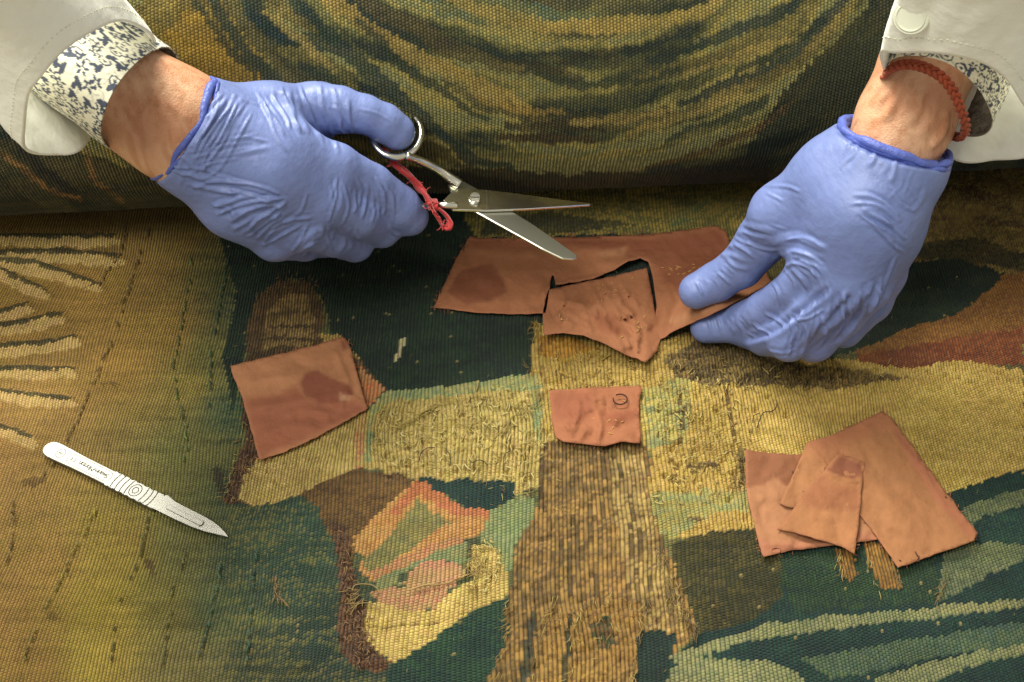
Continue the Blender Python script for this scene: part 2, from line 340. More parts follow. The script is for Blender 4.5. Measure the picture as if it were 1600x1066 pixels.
def design_flat(u, v, X, Y):
    """yarn colour, bead strength and lumpiness per bead"""
    n = u.shape
    wu = u+4.5*(fbm(X*0.9, Y*0.9, 3)-.5)*2+1.2*(hash2(np.round(X*50), np.round(Y*50), 4)-.5)*2
    wv = v+4.5*(fbm(X*0.9, Y*0.9, 8)-.5)*2+1.2*(hash2(np.round(X*50), np.round(Y*50), 5)-.5)*2
    A = np.array(LEFTPTS, float); num = np.zeros(n+(3,)); den = np.zeros(n)
    for r in A:
        wgt = 1/(((wu-r[0])**2+(wv-r[1])**2)+900)**1.6
        num += wgt[..., None]*(s2l(r[2:5])*.86+.14*s2l(r[2:5]).mean()*np.array([1.12, 1.09, .46]))*1.34; den += wgt
    C = num/den[..., None]
    # hue streaks along the weft and the left field's speckle
    st = fbm(X*0.25, Y*2.6, 21)-.5
    C = C*(1+0.55*st)[..., None]
    sp = hash2(np.round(X*40), np.round(Y*40), 9)
    teal = np.clip((u-310)/60, 0, 1)*(sp+st*1.6 > .72)*.8
    C = C*(1-teal[..., None]*.55)+s2l((128, 122, 54))*(teal*.55)[..., None]
    teal2 = np.clip((u-290)/70, 0, 1)*(sp+st*1.6 < .2)*.8
    C = C*(1-teal2[..., None]*.5)+s2l((38, 66, 52))*(teal2*.5)[..., None]
    bead = np.ones(n); lump = np.zeros(n)
    h = hash2(np.round(X*33), np.round(Y*33), 15); f = fbm(X*0.5, Y*1.6, 31)
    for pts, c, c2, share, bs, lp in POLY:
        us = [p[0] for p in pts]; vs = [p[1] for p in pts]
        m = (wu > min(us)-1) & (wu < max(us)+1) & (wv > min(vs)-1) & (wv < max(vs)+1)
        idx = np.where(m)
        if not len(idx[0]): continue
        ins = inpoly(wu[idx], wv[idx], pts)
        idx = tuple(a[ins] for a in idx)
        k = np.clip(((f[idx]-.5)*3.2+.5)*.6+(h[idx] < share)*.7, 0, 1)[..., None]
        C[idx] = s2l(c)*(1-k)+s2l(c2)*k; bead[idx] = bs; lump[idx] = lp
    for pts, wd, c, hg in STROKE:
        d, t = pdist(wu, wv, pts)
        m = d < wd*(1.15-.7*np.abs(t-.4))
        C[m] = C[m]*.2+s2l(c)*.8
    return C, bead, lump

def ridge_h(u, v):
    H = np.zeros(u.shape)
    for pts, wd, c, hg in STROKE:
        if hg == 0: continue
        us = [p[0] for p in pts]; vs = [p[1] for p in pts]
        m = np.where((u > min(us)-25) & (u < max(us)+25) & (v > min(vs)-25) & (v < max(vs)+25))
        d, t = pdist(u[m], v[m], pts)
        H[m] += hg*np.exp(-(d/(wd*1.1))**2)
    for hx, hy in HOLES:
        H -= .42*np.exp(-(((u-hx)/5.5)**2+((v-hy)/4)**2))
    return H

def weave(s, t, pr, pb, bead):
    """relief of a weft-faced weave: ribs of pitch pr along t, beads of pitch pb, every other rib half a bead on"""
    i = np.floor(s/pr); fs = s/pr-i
    tt = t/pb+0.5*(i % 2); j = np.floor(tt); ft = tt-j
    rib = np.sqrt(np.clip(1-(2*fs-1)**2*.98, 0, 1))
    bd = np.sqrt(np.clip(1-(2*ft-1)**2*.9, 0, 1))
    return i, j, rib*((1-bead*.55)+bead*.55*bd)

tap = empty('tapestry', (0, 0, 0))
tag(tap, 'antique wool tapestry in ochre, teal and cream, laid flat with its far end rolled', 'tapestry')
# ---- flat part
PB = 0.19
X0, X1, Y0, Y1 = -50.0, 50.0, -30.4, 23
edges = [X0]
while edges[-1] < X1:
    f = min(max((edges[-1]+16)/10, 0), 1)*min(max((20-edges[-1])/8, 0), 1); edges.append(edges[-1]+.215+.055*f)
edges = np.array(edges); nrib = len(edges)-1
nS = nrib*3; nT = int(round((Y1-Y0)/PB*2))
ii = np.minimum(np.arange(nS+1)//3, nrib-1); fsv = (np.arange(nS+1)-ii*3)/3
s = edges[ii]+fsv*np.diff(edges)[ii]-X0; t = np.arange(nT+1)*PB/2
Sg, Tg = np.meshgrid(s, t)
def weave2(i, fs, tb, bead):
    tt = tb+.5*(i % 2)+1e-6; j = np.floor(tt); ft = tt-j
    rib = np.sqrt(np.clip(1-(2*fs-1)**2*.98, 0, 1)); bd = np.sqrt(np.clip(1-(2*ft-1)**2*.95, 0, 1))
    return j, rib*((1-bead*.8)+bead*.8*bd)
i = np.broadcast_to(ii[None, :], Sg.shape).astype(float); FS = np.broadcast_to(fsv[None, :], Sg.shape)
j, _ = weave2(i, FS, Tg/PB, 1.0)
# bead centres
bc_s = (edges[:-1]+.5*np.diff(edges))[ii][None, :]-X0+0*Sg; bc_t = (j+.5-.5*(i % 2))*PB
def warp(Sx, Ty):
    x = X0+Sx; y = Y0+Ty
    return (x+0.5*(fbm(x*.12, y*.12, 41, 2)-.5)*2+.10*(vnoise(x*.9, y*.5, 44)-.5),
            y+0.9*(fbm(x*.10, y*.10, 43, 2)-.5)*2+.25*(vnoise(x*.5, y*.9, 47)-.5))
bx, by = warp(bc_s, bc_t)
bu, bv = pix(np.stack([bx, by, np.zeros_like(bx)], -1))
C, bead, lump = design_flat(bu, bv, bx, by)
jit = hash2(i, j, 77); jit2 = hash2(i, j, 78)
jl = hash2(i, np.floor(j/11+hash2(i, i*0, 5)*3), 79)
C = C*np.where(bead < .3, .62+.30*jl+.30*hash2(i, np.floor(j/3), 81), 0.86+0.28*jit)[..., None]
C[..., 2] *= 0.85+.3*jit2; C[..., 0] *= .95+.1*jit2
lum = C.mean(-1); C = C*(np.clip(.62+lum*1.6, .62, .88))[..., None]+C.mean(-1, keepdims=True)*.03; C = C*np.array([.96, .90, .86])
fl = (hash2(i, j, 99) < .005) & (lum < .05); C[fl] = C[fl]*.4+s2l((168, 150, 92))*.6*.8
C = C*(1+.5*(fbm(bx*.22, by*.22, 301, 4)-.5))[..., None]; C[..., 1] *= 1+.12*(fbm(bx*.3, by*.3, 305)-.5)
X, Y = warp(Sg, Tg)
gu, gv = pix(np.stack([X, Y, np.zeros_like(X)], -1))
# smooth the lump field
def blur(a, n=3):
    for _ in range(n):
        a = (a+np.roll(a, 1, 0)+np.roll(a, -1, 0)+np.roll(a, 1, 1)+np.roll(a, -1, 1))/5
    return a
lump = blur(lump, 6); beadb = blur(bead, 2)
beadb = beadb*(.45+.9*np.clip(fbm(X*.25, Y*.4, 310, 3)*1.6-.35, 0, 1)); beadb = np.clip(beadb, 0, 1)
_, W = weave2(i, FS, Tg/PB, beadb)
H = 0.15*W*(0.85+.3*jit)
H += 0.32*(fbm(X*.10, Y*.10, 51)-.5)+.16*(fbm(X*.45, Y*.45, 52)-.5)
H += lump*(.75*(fbm(X*1.5, Y*1.7, 53, 3)-.5)+.42*(vnoise(X*3.2, Y*3.2, 54)-.5))
H += ridge_h(gu, gv)
sl = (vnoise(i*1.7+.3, Tg*.55, 501) > .80)*(FS < .01)*np.clip(lump*1.5+.25, 0, 1); H -= .16*sl
H += .10*(vnoise(i*.9, Tg*1.1, 505)-.5)*np.clip(lump*2+.35, 0, 1)
def flat_z(x, y): return 0.32*(fbm(x*.10, y*.10, 51)-.5)+.16*(fbm(x*.45, y*.45, 52)-.5)+0.12
V = np.stack([X, Y, H-0.02], -1).reshape(-1, 3)
a = np.arange(nT)[:, None]*(nS+1)+np.arange(nS)[None, :]
F = np.stack([a, a+1, a+nS+2, a+nS+1], -1).reshape(-1, 4)
keep = slice(None)
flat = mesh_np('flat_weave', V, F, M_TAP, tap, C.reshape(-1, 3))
set_weave(flat, i+FS, Tg/PB, beadb)
flat['label'] = 'flat part with a sandalled foot, ribbed column and worn cream wool'

# ---- rolled part
RR = 12.0
RANG = math.radians(4.0)
RC = np.array([0.0, 21.2, RR+.1])
ax = np.array([math.cos(RANG), math.sin(RANG), 0]); fr = np.array([math.sin(RANG), -math.cos(RANG), 0])
ROLLP = []
def R(pts, c, c2=None, sp=.3): ROLLP.append(('p', pts, 0, c, c2 or tuple(int(x*.75) for x in c), sp))
def RS(pts, wd, c, c2=None, sp=.25): ROLLP.append(('s', pts, wd, c, c2 or tuple(int(x*.75) for x in c), sp))
R([(230,-40),(330,-40),(440,140),(300,140),(200,60)],(150,124,48))
R([(250,55),(285,12),(325,24),(368,84),(432,134),(380,136),(330,120),(290,92)],(178,140,44),(150,118,40))
R([(640,-60),(1180,-60),(1140,20),(1040,60),(900,66),(800,60),(720,30)],(142,124,66),(112,104,60),.4)
R([(690,120),(760,90),(1000,90),(1060,110),(980,170),(880,170),(760,150)],(132,118,58),(102,100,56),.4)
R([(1345,20),(1400,-60),(1700,-60),(1700,330),(1150,330),(1180,200),(1250,112),(1300,70)],(30,46,36),(22,36,30))
R([(-60,200),(300,280),(520,330),(520,420),(-60,420)],(84,74,44),(54,56,38),.4)
R([(600,250),(700,262),(1000,272),(1200,240),(1200,330),(500,330)],(60,54,36),(40,42,30),.4)
RS([(322,-30),(340,15),(360,44),(390,92),(440,136),(520,200)],9,(28,58,56),(40,66,50))
RS([(350,-20),(400,60),(450,110),(520,150),(600,200),(680,250)],12,(100,90,50),(70,66,40))
RS([(370,-30),(395,20),(430,50),(496,64),(540,80),(595,120),(640,160),(675,188),(706,223),(740,250),(800,262)],9,(26,56,62),(34,60,48))
RS([(400,-30),(450,20),(500,45)],10,(126,108,52),(90,80,44))
RS([(440,-30),(468,8),(490,28),(530,60)],8,(26,56,56),(40,66,50))
RS([(500,-30),(520,0),(578,44),(652,84),(714,112),(790,150),(850,185)],10,(176,144,66),(150,124,60))
RS([(440,75),(500,90),(560,130)],9,(140,122,54),(110,100,50))
RS([(545,-30),(600,20),(660,45),(700,75),(780,100),(900,120)],14,(104,90,50),(78,70,42))
RS([(680,-30),(740,12),(820,34),(916,43),(1032,36),(1100,18),(1140,-20)],13,(184,152,70),(150,132,66))
RS([(640,-20),(700,18),(760,30)],9,(76,104,84),(110,110,64))
RS([(740,-14),(800,8),(870,22),(930,24)],9,(74,104,84),(116,116,70))
RS([(790,90),(870,110),(905,86),(967,80),(1030,76),(1071,74)],7,(66,60,38),(44,56,44))
RS([(1240,-20),(1246,6),(1200,30),(1149,46),(1071,74)],8,(30,56,58),(40,66,50))
RS([(1290,-20),(1240,40),(1170,70),(1100,96),(1000,120)],14,(132,116,58),(98,92,50))
RS([(1330,-20),(1300,22),(1246,80),(1168,122),(1110,140),(1060,160)],8,(26,50,58),(36,60,50))
RS([(1345,-20),(1323,20),(1265,80),(1188,126),(1110,158),(1033,186),(980,215)],9,(146,124,60),(104,92,48))
RS([(1240,158),(1188,194),(1091,240),(1013,262)],5,(124,94,44),(80,64,36))
RS([(700,130),(760,165),(850,180),(960,190),(1040,170)],12,(112,98,52),(70,68,42))
RS([(745,150),(800,170),(880,174)],6,(176,140,60),(140,116,54))
RS([(790,196),(870,196),(940,200)],6,(58,52,34),(80,70,42))
RS([(780,214),(860,214),(930,216)],6,(96,72,36),(76,62,34))
RS([(560,160),(650,215),(740,265)],8,(92,84,46),(66,64,40))
RS([(-20,215),(30,262),(70,292),(120,312)],5,(176,126,66),(110,84,46)); RS([(130,235),(150,280),(190,312)],4,(160,114,58),(110,84,46))
RS([(30,230),(60,262),(110,290)],6,(44,48,40),(60,54,36))
for x0, pts in ((0, [(300,0),(345,60),(400,120)]), (0, [(560,30),(620,90),(690,140),(760,190)]), (0, [(470,95),(540,150),(620,210)]), (0, [(820,110),(900,130),(980,128),(1060,110)]), (0, [(1290,30),(1220,80),(1150,110)]), (0, [(1200,150),(1120,190),(1040,215)]), (0, [(1020,20),(1100,0)])):
    RS(pts, 6, (34,54,46), (60,70,46))
for pts in ([(420,20),(470,60),(520,110)],[(620,60),(700,120),(780,160)],[(1230,60),(1150,90),(1060,120)],[(1150,150),(1080,180),(1000,200)],[(900,190),(980,185),(1050,170)]):
    RS(pts, 6, (170,144,72), (140,122,64))
def design_roll(u, v, A, B):
    wu = u+9*(fbm(A*.6, B*.6, 63)-.5)*2+1.5*(hash2(np.round(A*50), np.round(B*50), 64)-.5)*2
    wv = v+9*(fbm(A*.6, B*.6, 68)-.5)*2+1.5*(hash2(np.round(A*50), np.round(B*50), 65)-.5)*2
    h = hash2(np.round(A*33), np.round(B*33), 66); f = fbm(A*.4, B*1.2, 67)
    C = np.empty(u.shape+(3,)); k = np.clip((f-.5)*4+.5, 0, 1)[..., None]
    lev = np.sqrt(((wu-880)/600)**2+((wv+130)/395)**2); th = np.arctan2(wv+130, wu-880)
    q = fbm(lev*17+1.0*vnoise(th*3, th*0, 320), th*2.0, 321, 3); q = np.clip((q-.5)*3.2+.5, 0, 1)*3.999
    PAL = np.array([s2l(x) for x in ((34, 56, 50), (80, 84, 50), (122, 118, 66), (166, 148, 74), (140, 136, 82))])
    q0 = np.floor(q).astype(int); fr_ = np.clip((q-q0-.35)*4, 0, 1)[..., None]
    C[:] = PAL[q0]*(1-fr_)+PAL[np.minimum(q0+1, 4)]*fr_
    C = C*.8+.2*(s2l((118, 104, 52))*(1-k)+s2l((84, 82, 46))*k)
    for kd, pts, wd, c, c2, sh in ROLLP:
        if kd == 'p': m = inpoly(wu, wv, pts)
        else:
            d, t_ = pdist(wu, wv, pts); m = d < wd*(.55+.9*fbm(A*.35, B*.35, 69))*(1.1-.6*np.abs(t_-.45)**1.5*2)
        kk = np.clip((f[m]-.5)*2.5+.3+(h[m] < sh)*.6, 0, 1)[..., None]; al = (.35 if kd == 'p' and wd == 0 and c[0] > 125 and c[0] < 145 else .8 if kd == 'p' else .72)
        C[m] = (s2l(c)*(1-kk)+s2l(c2)*kk)*al+C[m]*(1-al)
    return C
PR2, PB2 = 0.24, 0.22
L0, L1 = -48, 48
A0, A1 = math.radians(-85), math.radians(102)       # angle from the front (0) up over the top
nr = int(round((L1-L0)/PR2)); nS = nr*3; nT = int((A1-A0)*RR/PB2*2)
ii = np.minimum(np.arange(nS+1)//3, nr-1); fsv = (np.arange(nS+1)-ii*3)/3
s = (ii+fsv)*PR2; t = np.arange(nT+1)*PB2/2
Sg, Tg = np.meshgrid(s, t)
i = np.broadcast_to(ii[None, :], Sg.shape).astype(float); FS = np.broadcast_to(fsv[None, :], Sg.shape)
j, W = weave2(i, FS, Tg/PB2, 1.0)
def rollpos(Sx, Ty, h=0):
    a_ = Sx+L0+.3*(fbm(Sx*.1, Ty*.15, 71, 2)-.5)*2; th = A0+Ty/RR
    rad = RR+.35*(fbm(Sx*.06, Ty*.10, 72)-.5)*2+h
    return RC+a_[..., None]*ax+(rad*np.cos(th))[..., None]*fr+(rad*np.sin(th))[..., None]*np.array([0, 0, 1.0])
bP = rollpos((i+.5)*PR2, (j+.5-.5*(i % 2))*PB2)
bu, bv = pix(bP)
C = design_roll(bu, bv, (i+.5)*PR2, j*PB2)
jit = hash2(i, j, 87); jit2 = hash2(i, j, 88)
C = C*(0.84+.32*jit)[..., None]; C[..., 2] *= .85+.3*jit2; lum = C.mean(-1); C = C*np.array([.86, .90, .90])*(np.clip(.7+lum*1.6, .7, .98))[..., None]+C.mean(-1, keepdims=True)*.06
V = rollpos(Sg, Tg, .15*W*(.8+.4*jit)+.12*(fbm(Sg*.5, Tg*.5, 74)-.5)).reshape(-1, 3)
a = np.arange(nT)[:, None]*(nS+1)+np.arange(nS)[None, :]
F = np.stack([a, a+1, a+nS+2, a+nS+1], -1).reshape(-1, 4)
roll = mesh_np('rolled_weave', V, F, M_TAP, tap, C.reshape(-1, 3))
set_weave(roll, i+FS, Tg/PB2, np.ones_like(Sg))
roll['label'] = 'rolled-up far part with curved olive, gold and blue bands'
# core of the roll seen from its ends
core = MB(); Vt, Ft = tube([RC+ax*(L0+.3), RC, RC+ax*(L1-.3)], RR-.5, 48); core.add(Vt, Ft, (70, 60, 40))
core.build('inner_turns', M_TAP, tap, usecol=True)

# ---- stitches, whiskers and loose threads of the tapestry
def zf(u, v):
    p = at(u, v, 0.1); return flat_z(p[..., 0], p[..., 1])
st = MB()
LINES = [([(232,356),(218,390),(199,454),(172,532),(139,611),(101,690),(58,755)],(128,104,50)),
 ([(300,372),(296,424),(289,469),(276,540),(270,570),(278,626),(289,672),(285,730)],(98,112,56)),
 ([(148,794),(117,857),(78,935),(43,1009),(30,1060)],(136,126,44)),([(230,806),(224,845),(199,915),(183,950),(176,1009),(170,1060)],(96,92,40)),
 ([(289,861),(269,923),(258,1001),(250,1060)],(98,94,44)),([(343,880),(328,962),(304,1040)],(54,84,62)),
 ([(356,405),(338,495),(330,555),(326,619),(332,700)],(48,80,56)),([(195,350),(186,400),(160,430),(150,470)],(120,92,48)),
 ([(400,860),(392,930),(388,1000),(380,1060)],(48,80,64)),([(20,780),(15,860),(0,900)],(110,84,40))]
for pts, c in LINES:
    P3 = catmull([(x, y, 0) for x, y in pts], 8)
    seg = np.linalg.norm(np.diff(P3, axis=0), axis=1).cumsum(); tot = seg[-1]; q = 0
    while q < tot-14:
        k = min(np.searchsorted(seg, q), len(P3)-2); p = P3[k]; d = P3[min(k+2, len(P3)-1)]-P3[k]; d = d/(np.linalg.norm(d)+1e-6)
        ln = random.uniform(7, 13); ang = random.uniform(-.5, .2); dx = d[0]*math.cos(ang)-d[1]*math.sin(ang); dy = d[0]*math.sin(ang)+d[1]*math.cos(ang)
        pp = []
        for f in (0, .33, .66, 1):
            uu = p[0]+random.uniform(-1, 1)+dx*ln*f; vv = p[1]+dy*ln*f; pp.append(at(uu, vv, float(zf(uu, vv))+.13+.09*math.sin(f*math.pi)))
        Vt, Ft = tube(pp, [.04, .065, .065, .03], 6)
        k2 = random.uniform(.75, 1.15)
        if random.random() < .22: q += ln; continue
        st.add(Vt, Ft, tuple(min(255, x*k2) for x in c)); q += ln*random.uniform(1.0, 1.5)
o = st.build('couching_stitch', M_YARN, tap, usecol=True); o['kind'] = 'stuff'

fz = MB()
def whisker(u, v, ang, ln, c, r=.02, lift=.16, bend=.5):
    z0 = float(zf(u, v))+(.1 if lift >= .12 else .05); p = []; a_ = ang
    for f in np.linspace(0, 1, 5):
        p.append(at(u, v, z0+lift*math.sin(f*math.pi*.8))); u += math.cos(a_)*ln/4; v += math.sin(a_)*ln/4; a_ += random.uniform(-bend, bend)
    Vt, Ft = tube(p, [r, r, r*.9, r*.7, r*.4], 4); fz.add(Vt, Ft, c)
def along(pts, n, ang, spread, ln, cols, jit=6, **k):
    P3 = catmull([(x, y, 0) for x, y in pts], 6)
    for _ in range(int(n*.65)):
        q = P3[random.randrange(len(P3)-1)]; q2 = P3[min(len(P3)-1, int(np.argmin(np.abs(P3-q).sum(1)))+1)]; q = q+(q2-q)*random.random()
        whisker(q[0]+random.uniform(-jit, jit), q[1]+random.uniform(-jit, jit), ang+random.uniform(-spread, spread), random.uniform(ln*.5, ln), random.choice(cols), **k)
WARM = [(176,150,76),(150,120,56),(196,176,100),(120,92,44)]
BRW = [(120,88,48),(98,70,40),(150,118,64)]
along([(797,935),(792,1000),(775,1066)], 60, 2.3, .5, 16, WARM)
along([(835,1066),(850,980),(870,930)], 50, 2.0, .6, 16, WARM)
along([(890,1060),(905,960),(960,925)], 60, 1.8, .9, 16, WARM)
along([(990,1066),(1000,985),(1010,930)], 60, 1.6, .7, 18, WARM)
along([(1030,850),(1050,930),(1090,985)], 90, 1.4, .5, 22, [(150,126,70),(120,98,56),(96,76,44)])
along([(845,780),(880,800),(850,700)], 16, 0.2, .4, 16, WARM)
along([(830,580),(845,540),(838,500),(850,560),(850,620)], 90, 2.6, 1.6, 20, WARM+[(186,140,44)])
along([(860,560),(900,560),(930,545)], 50, .3, .6, 24, [(176,132,38),(190,150,60)])
along([(400,470),(440,435),(480,438),(505,470),(508,510)], 60, -.9, 1.2, 12, BRW)
along([(385,660),(370,720),(350,780)], 60, 2.6, .8, 14, BRW+WARM)
along([(530,830),(545,900),(545,960),(560,1040)], 130, .8, 1.6, 13, BRW)
along([(550,920),(565,930),(560,945)], 30, 2.8, .6, 26, [(160,138,86),(140,118,68)], r=.025, lift=.2)
along([(740,860),(735,890),(745,920),(760,850)], 50, 1.9, 1.5, 20, WARM, r=.03)
along([(640,920),(700,910),(735,895)], 14, -.25, .2, 40, [(176,146,92),(160,130,78)], r=.03, bend=.15)
along([(600,640),(680,700),(780,640),(830,700),(640,700)], 130, 1.5, 3, 16, [(184,166,96),(160,140,76),(200,184,116)], jit=26, r=.032)
along([(620,665),(700,625)], 14, -.5, .15, 55, [(170,150,80),(150,128,66)], jit=8, r=.035, bend=.12)
along([(760,700),(830,620)], 12, -.8, .2, 40, [(170,150,80),(150,128,66)], jit=8, r=.035, bend=.12)
along([(1040,600),(1100,640),(1060,720),(1130,700),(1160,620)], 160, 1.5, 3, 12, [(184,160,84),(150,126,62),(120,96,50)], jit=30, r=.03)
along([(1030,560),(1120,560),(1200,590),(1400,580)], 130, .6, 1.8, 14, [(150,126,66),(110,90,50),(180,156,84)], jit=14)
along([(1075,728),(1120,728)], 20, 0, .5, 18, [(70,52,30),(96,76,40)]); along([(1160,700),(1150,760)], 36, 2, 1, 14, [(96,76,42),(130,108,60)], r=.03)
along([(740,752),(805,770),(840,760)], 40, .4, 1.2, 14, WARM); along([(840,600),(848,690)], 40, 1.6, 1.5, 14, WARM)
along([(1470,940),(1480,890)], 26, 2.2, .6, 20, [(150,110,60),(120,120,70)]); along([(1310,860),(1315,900)], 20, 1.9, .3, 16, WARM)
along([(1350,860),(1375,920)], 20, 1.3, .3, 16, WARM); along([(1395,870),(1412,915)], 20, 1.3, .3, 14, [(130,120,80)])
along([(425,905),(440,940)], 16, 1.4, .5, 18, [(128,108,66)], r=.035); along([(150,595),(175,600)], 5, 0, .3, 22, [(100,76,36)], r=.035)
for _ in range(900):
    u = random.uniform(-10, 1610); v = random.uniform(330, 1080)
    c = random.choice([(128,110,60),(104,92,50),(150,130,76),(90,84,50)])
    if 380 < u < 840 and 380 < v < 600: c = random.choice([(60,70,44),(36,56,44),(140,124,70)])
    if u > 1180 and v > 800: c = random.choice([(60,84,62),(40,70,60),(120,120,76)])
    whisker(u, v, random.uniform(0, 6.28), random.uniform(3, 8), c, r=.018, lift=.12)
def knots(poly, n, cols, ln=(6, 16), r=(.04, .075)):
    us = [p[0] for p in poly]; vs = [p[1] for p in poly]; k = 0
    while k < n:
        u = random.uniform(min(us), max(us)); v = random.uniform(min(vs), max(vs))
        if not inpoly(np.array([u]), np.array([v]), poly)[0]: continue
        whisker(u, v, random.choice([random.gauss(1.57, .5), random.gauss(0, .5), random.uniform(0, 6.28)]), random.uniform(*ln), random.choice(cols), r=random.uniform(*r)*.85, lift=random.uniform(.0, .1), bend=.8); k += 3
KC = [(196,178,104),(180,158,84),(206,190,122),(160,138,74),(188,166,96)]
knots([(585,645),(650,620),(830,600),(842,690),(835,760),(745,745),(600,730),(578,700)], 620, KC)
knots([(1020,600),(1150,590),(1165,760),(1030,790)], 420, [(194,172,92),(178,152,76),(160,132,66),(206,186,108)])
knots([(845,540),(1010,560),(1010,606),(850,606)], 160, [(194,166,80),(184,148,58),(170,140,64)])
knots([(1050,560),(1230,575),(1420,585),(1300,615),(1080,610)], 170, [(160,134,72),(128,104,58),(180,156,86)])
knots([(735,840),(765,840),(790,870),(760,930),(738,900)], 90, KC)
knots([(535,840),(552,880),(558,930),(580,965),(600,1030),(560,1040),(535,1000)], 220, [(128,94,58),(104,76,46),(148,114,72)], (5, 12), (.03, .05))
knots([(348,780),(372,710),(396,716),(380,780)], 90, [(128,94,58),(150,120,70),(104,76,46)], (5, 11), (.03, .05))
knots([(845,950),(1000,930),(1010,1010),(850,1060)], 140, [(168,134,66),(140,108,52),(186,156,84)], (8, 16), (.02, .035))
knots([(1030,880),(1060,900),(1088,985),(1040,960)], 140, [(150,124,68),(124,100,56),(168,142,82)], (10, 20), (.02, .035))
knots([(410,470),(440,440),(490,445),(505,500),(495,520),(400,560)], 50, BRW, (6, 14), (.02, .04))
o = fz.build('frayed_fibre', M_YARN, tap, usecol=True); o['kind'] = 'stuff'
def loose_thread(pts, c, r=.03, z=.25):
    P3 = catmull([at(x, y, float(zf(x, y))+z+.1*math.sin(k*2.1)) for k, (x, y) in enumerate(pts)], 8)
    b = MB(); Vt, Ft = tube(P3, r, 6); b.add(Vt, Ft, c); o = b.build('loose_thread', M_YARN, tap, usecol=True); return o
loose_thread([(1214,626),(1213,636),(1206,643),(1195,644),(1189,651),(1183,668)], (46,34,22), .035)
loose_thread([(1176,661),(1178,650),(1186,646)], (60,46,28), .03)
loose_thread([(655,720),(658,708),(668,700),(680,700)], (40,38,24), .032)
loose_thread([(699,705),(703,712),(704,726)], (40,38,24), .03)
loose_thread([(738,723),(748,719),(756,721),(762,727)], (40,36,22), .032)
loose_thread([(786,735),(788,712),(798,704)], (60,52,30), .03)
loose_thread([(550,925),(556,914),(580,914),(592,924),(580,932)], (150,126,76), .035, .2)
loose_thread([(548,960),(560,944),(582,944),(594,956)], (140,116,70), .035, .2)
loose_thread([(640,922),(665,914),(695,912),(730,898)], (176,146,92), .05, .2)

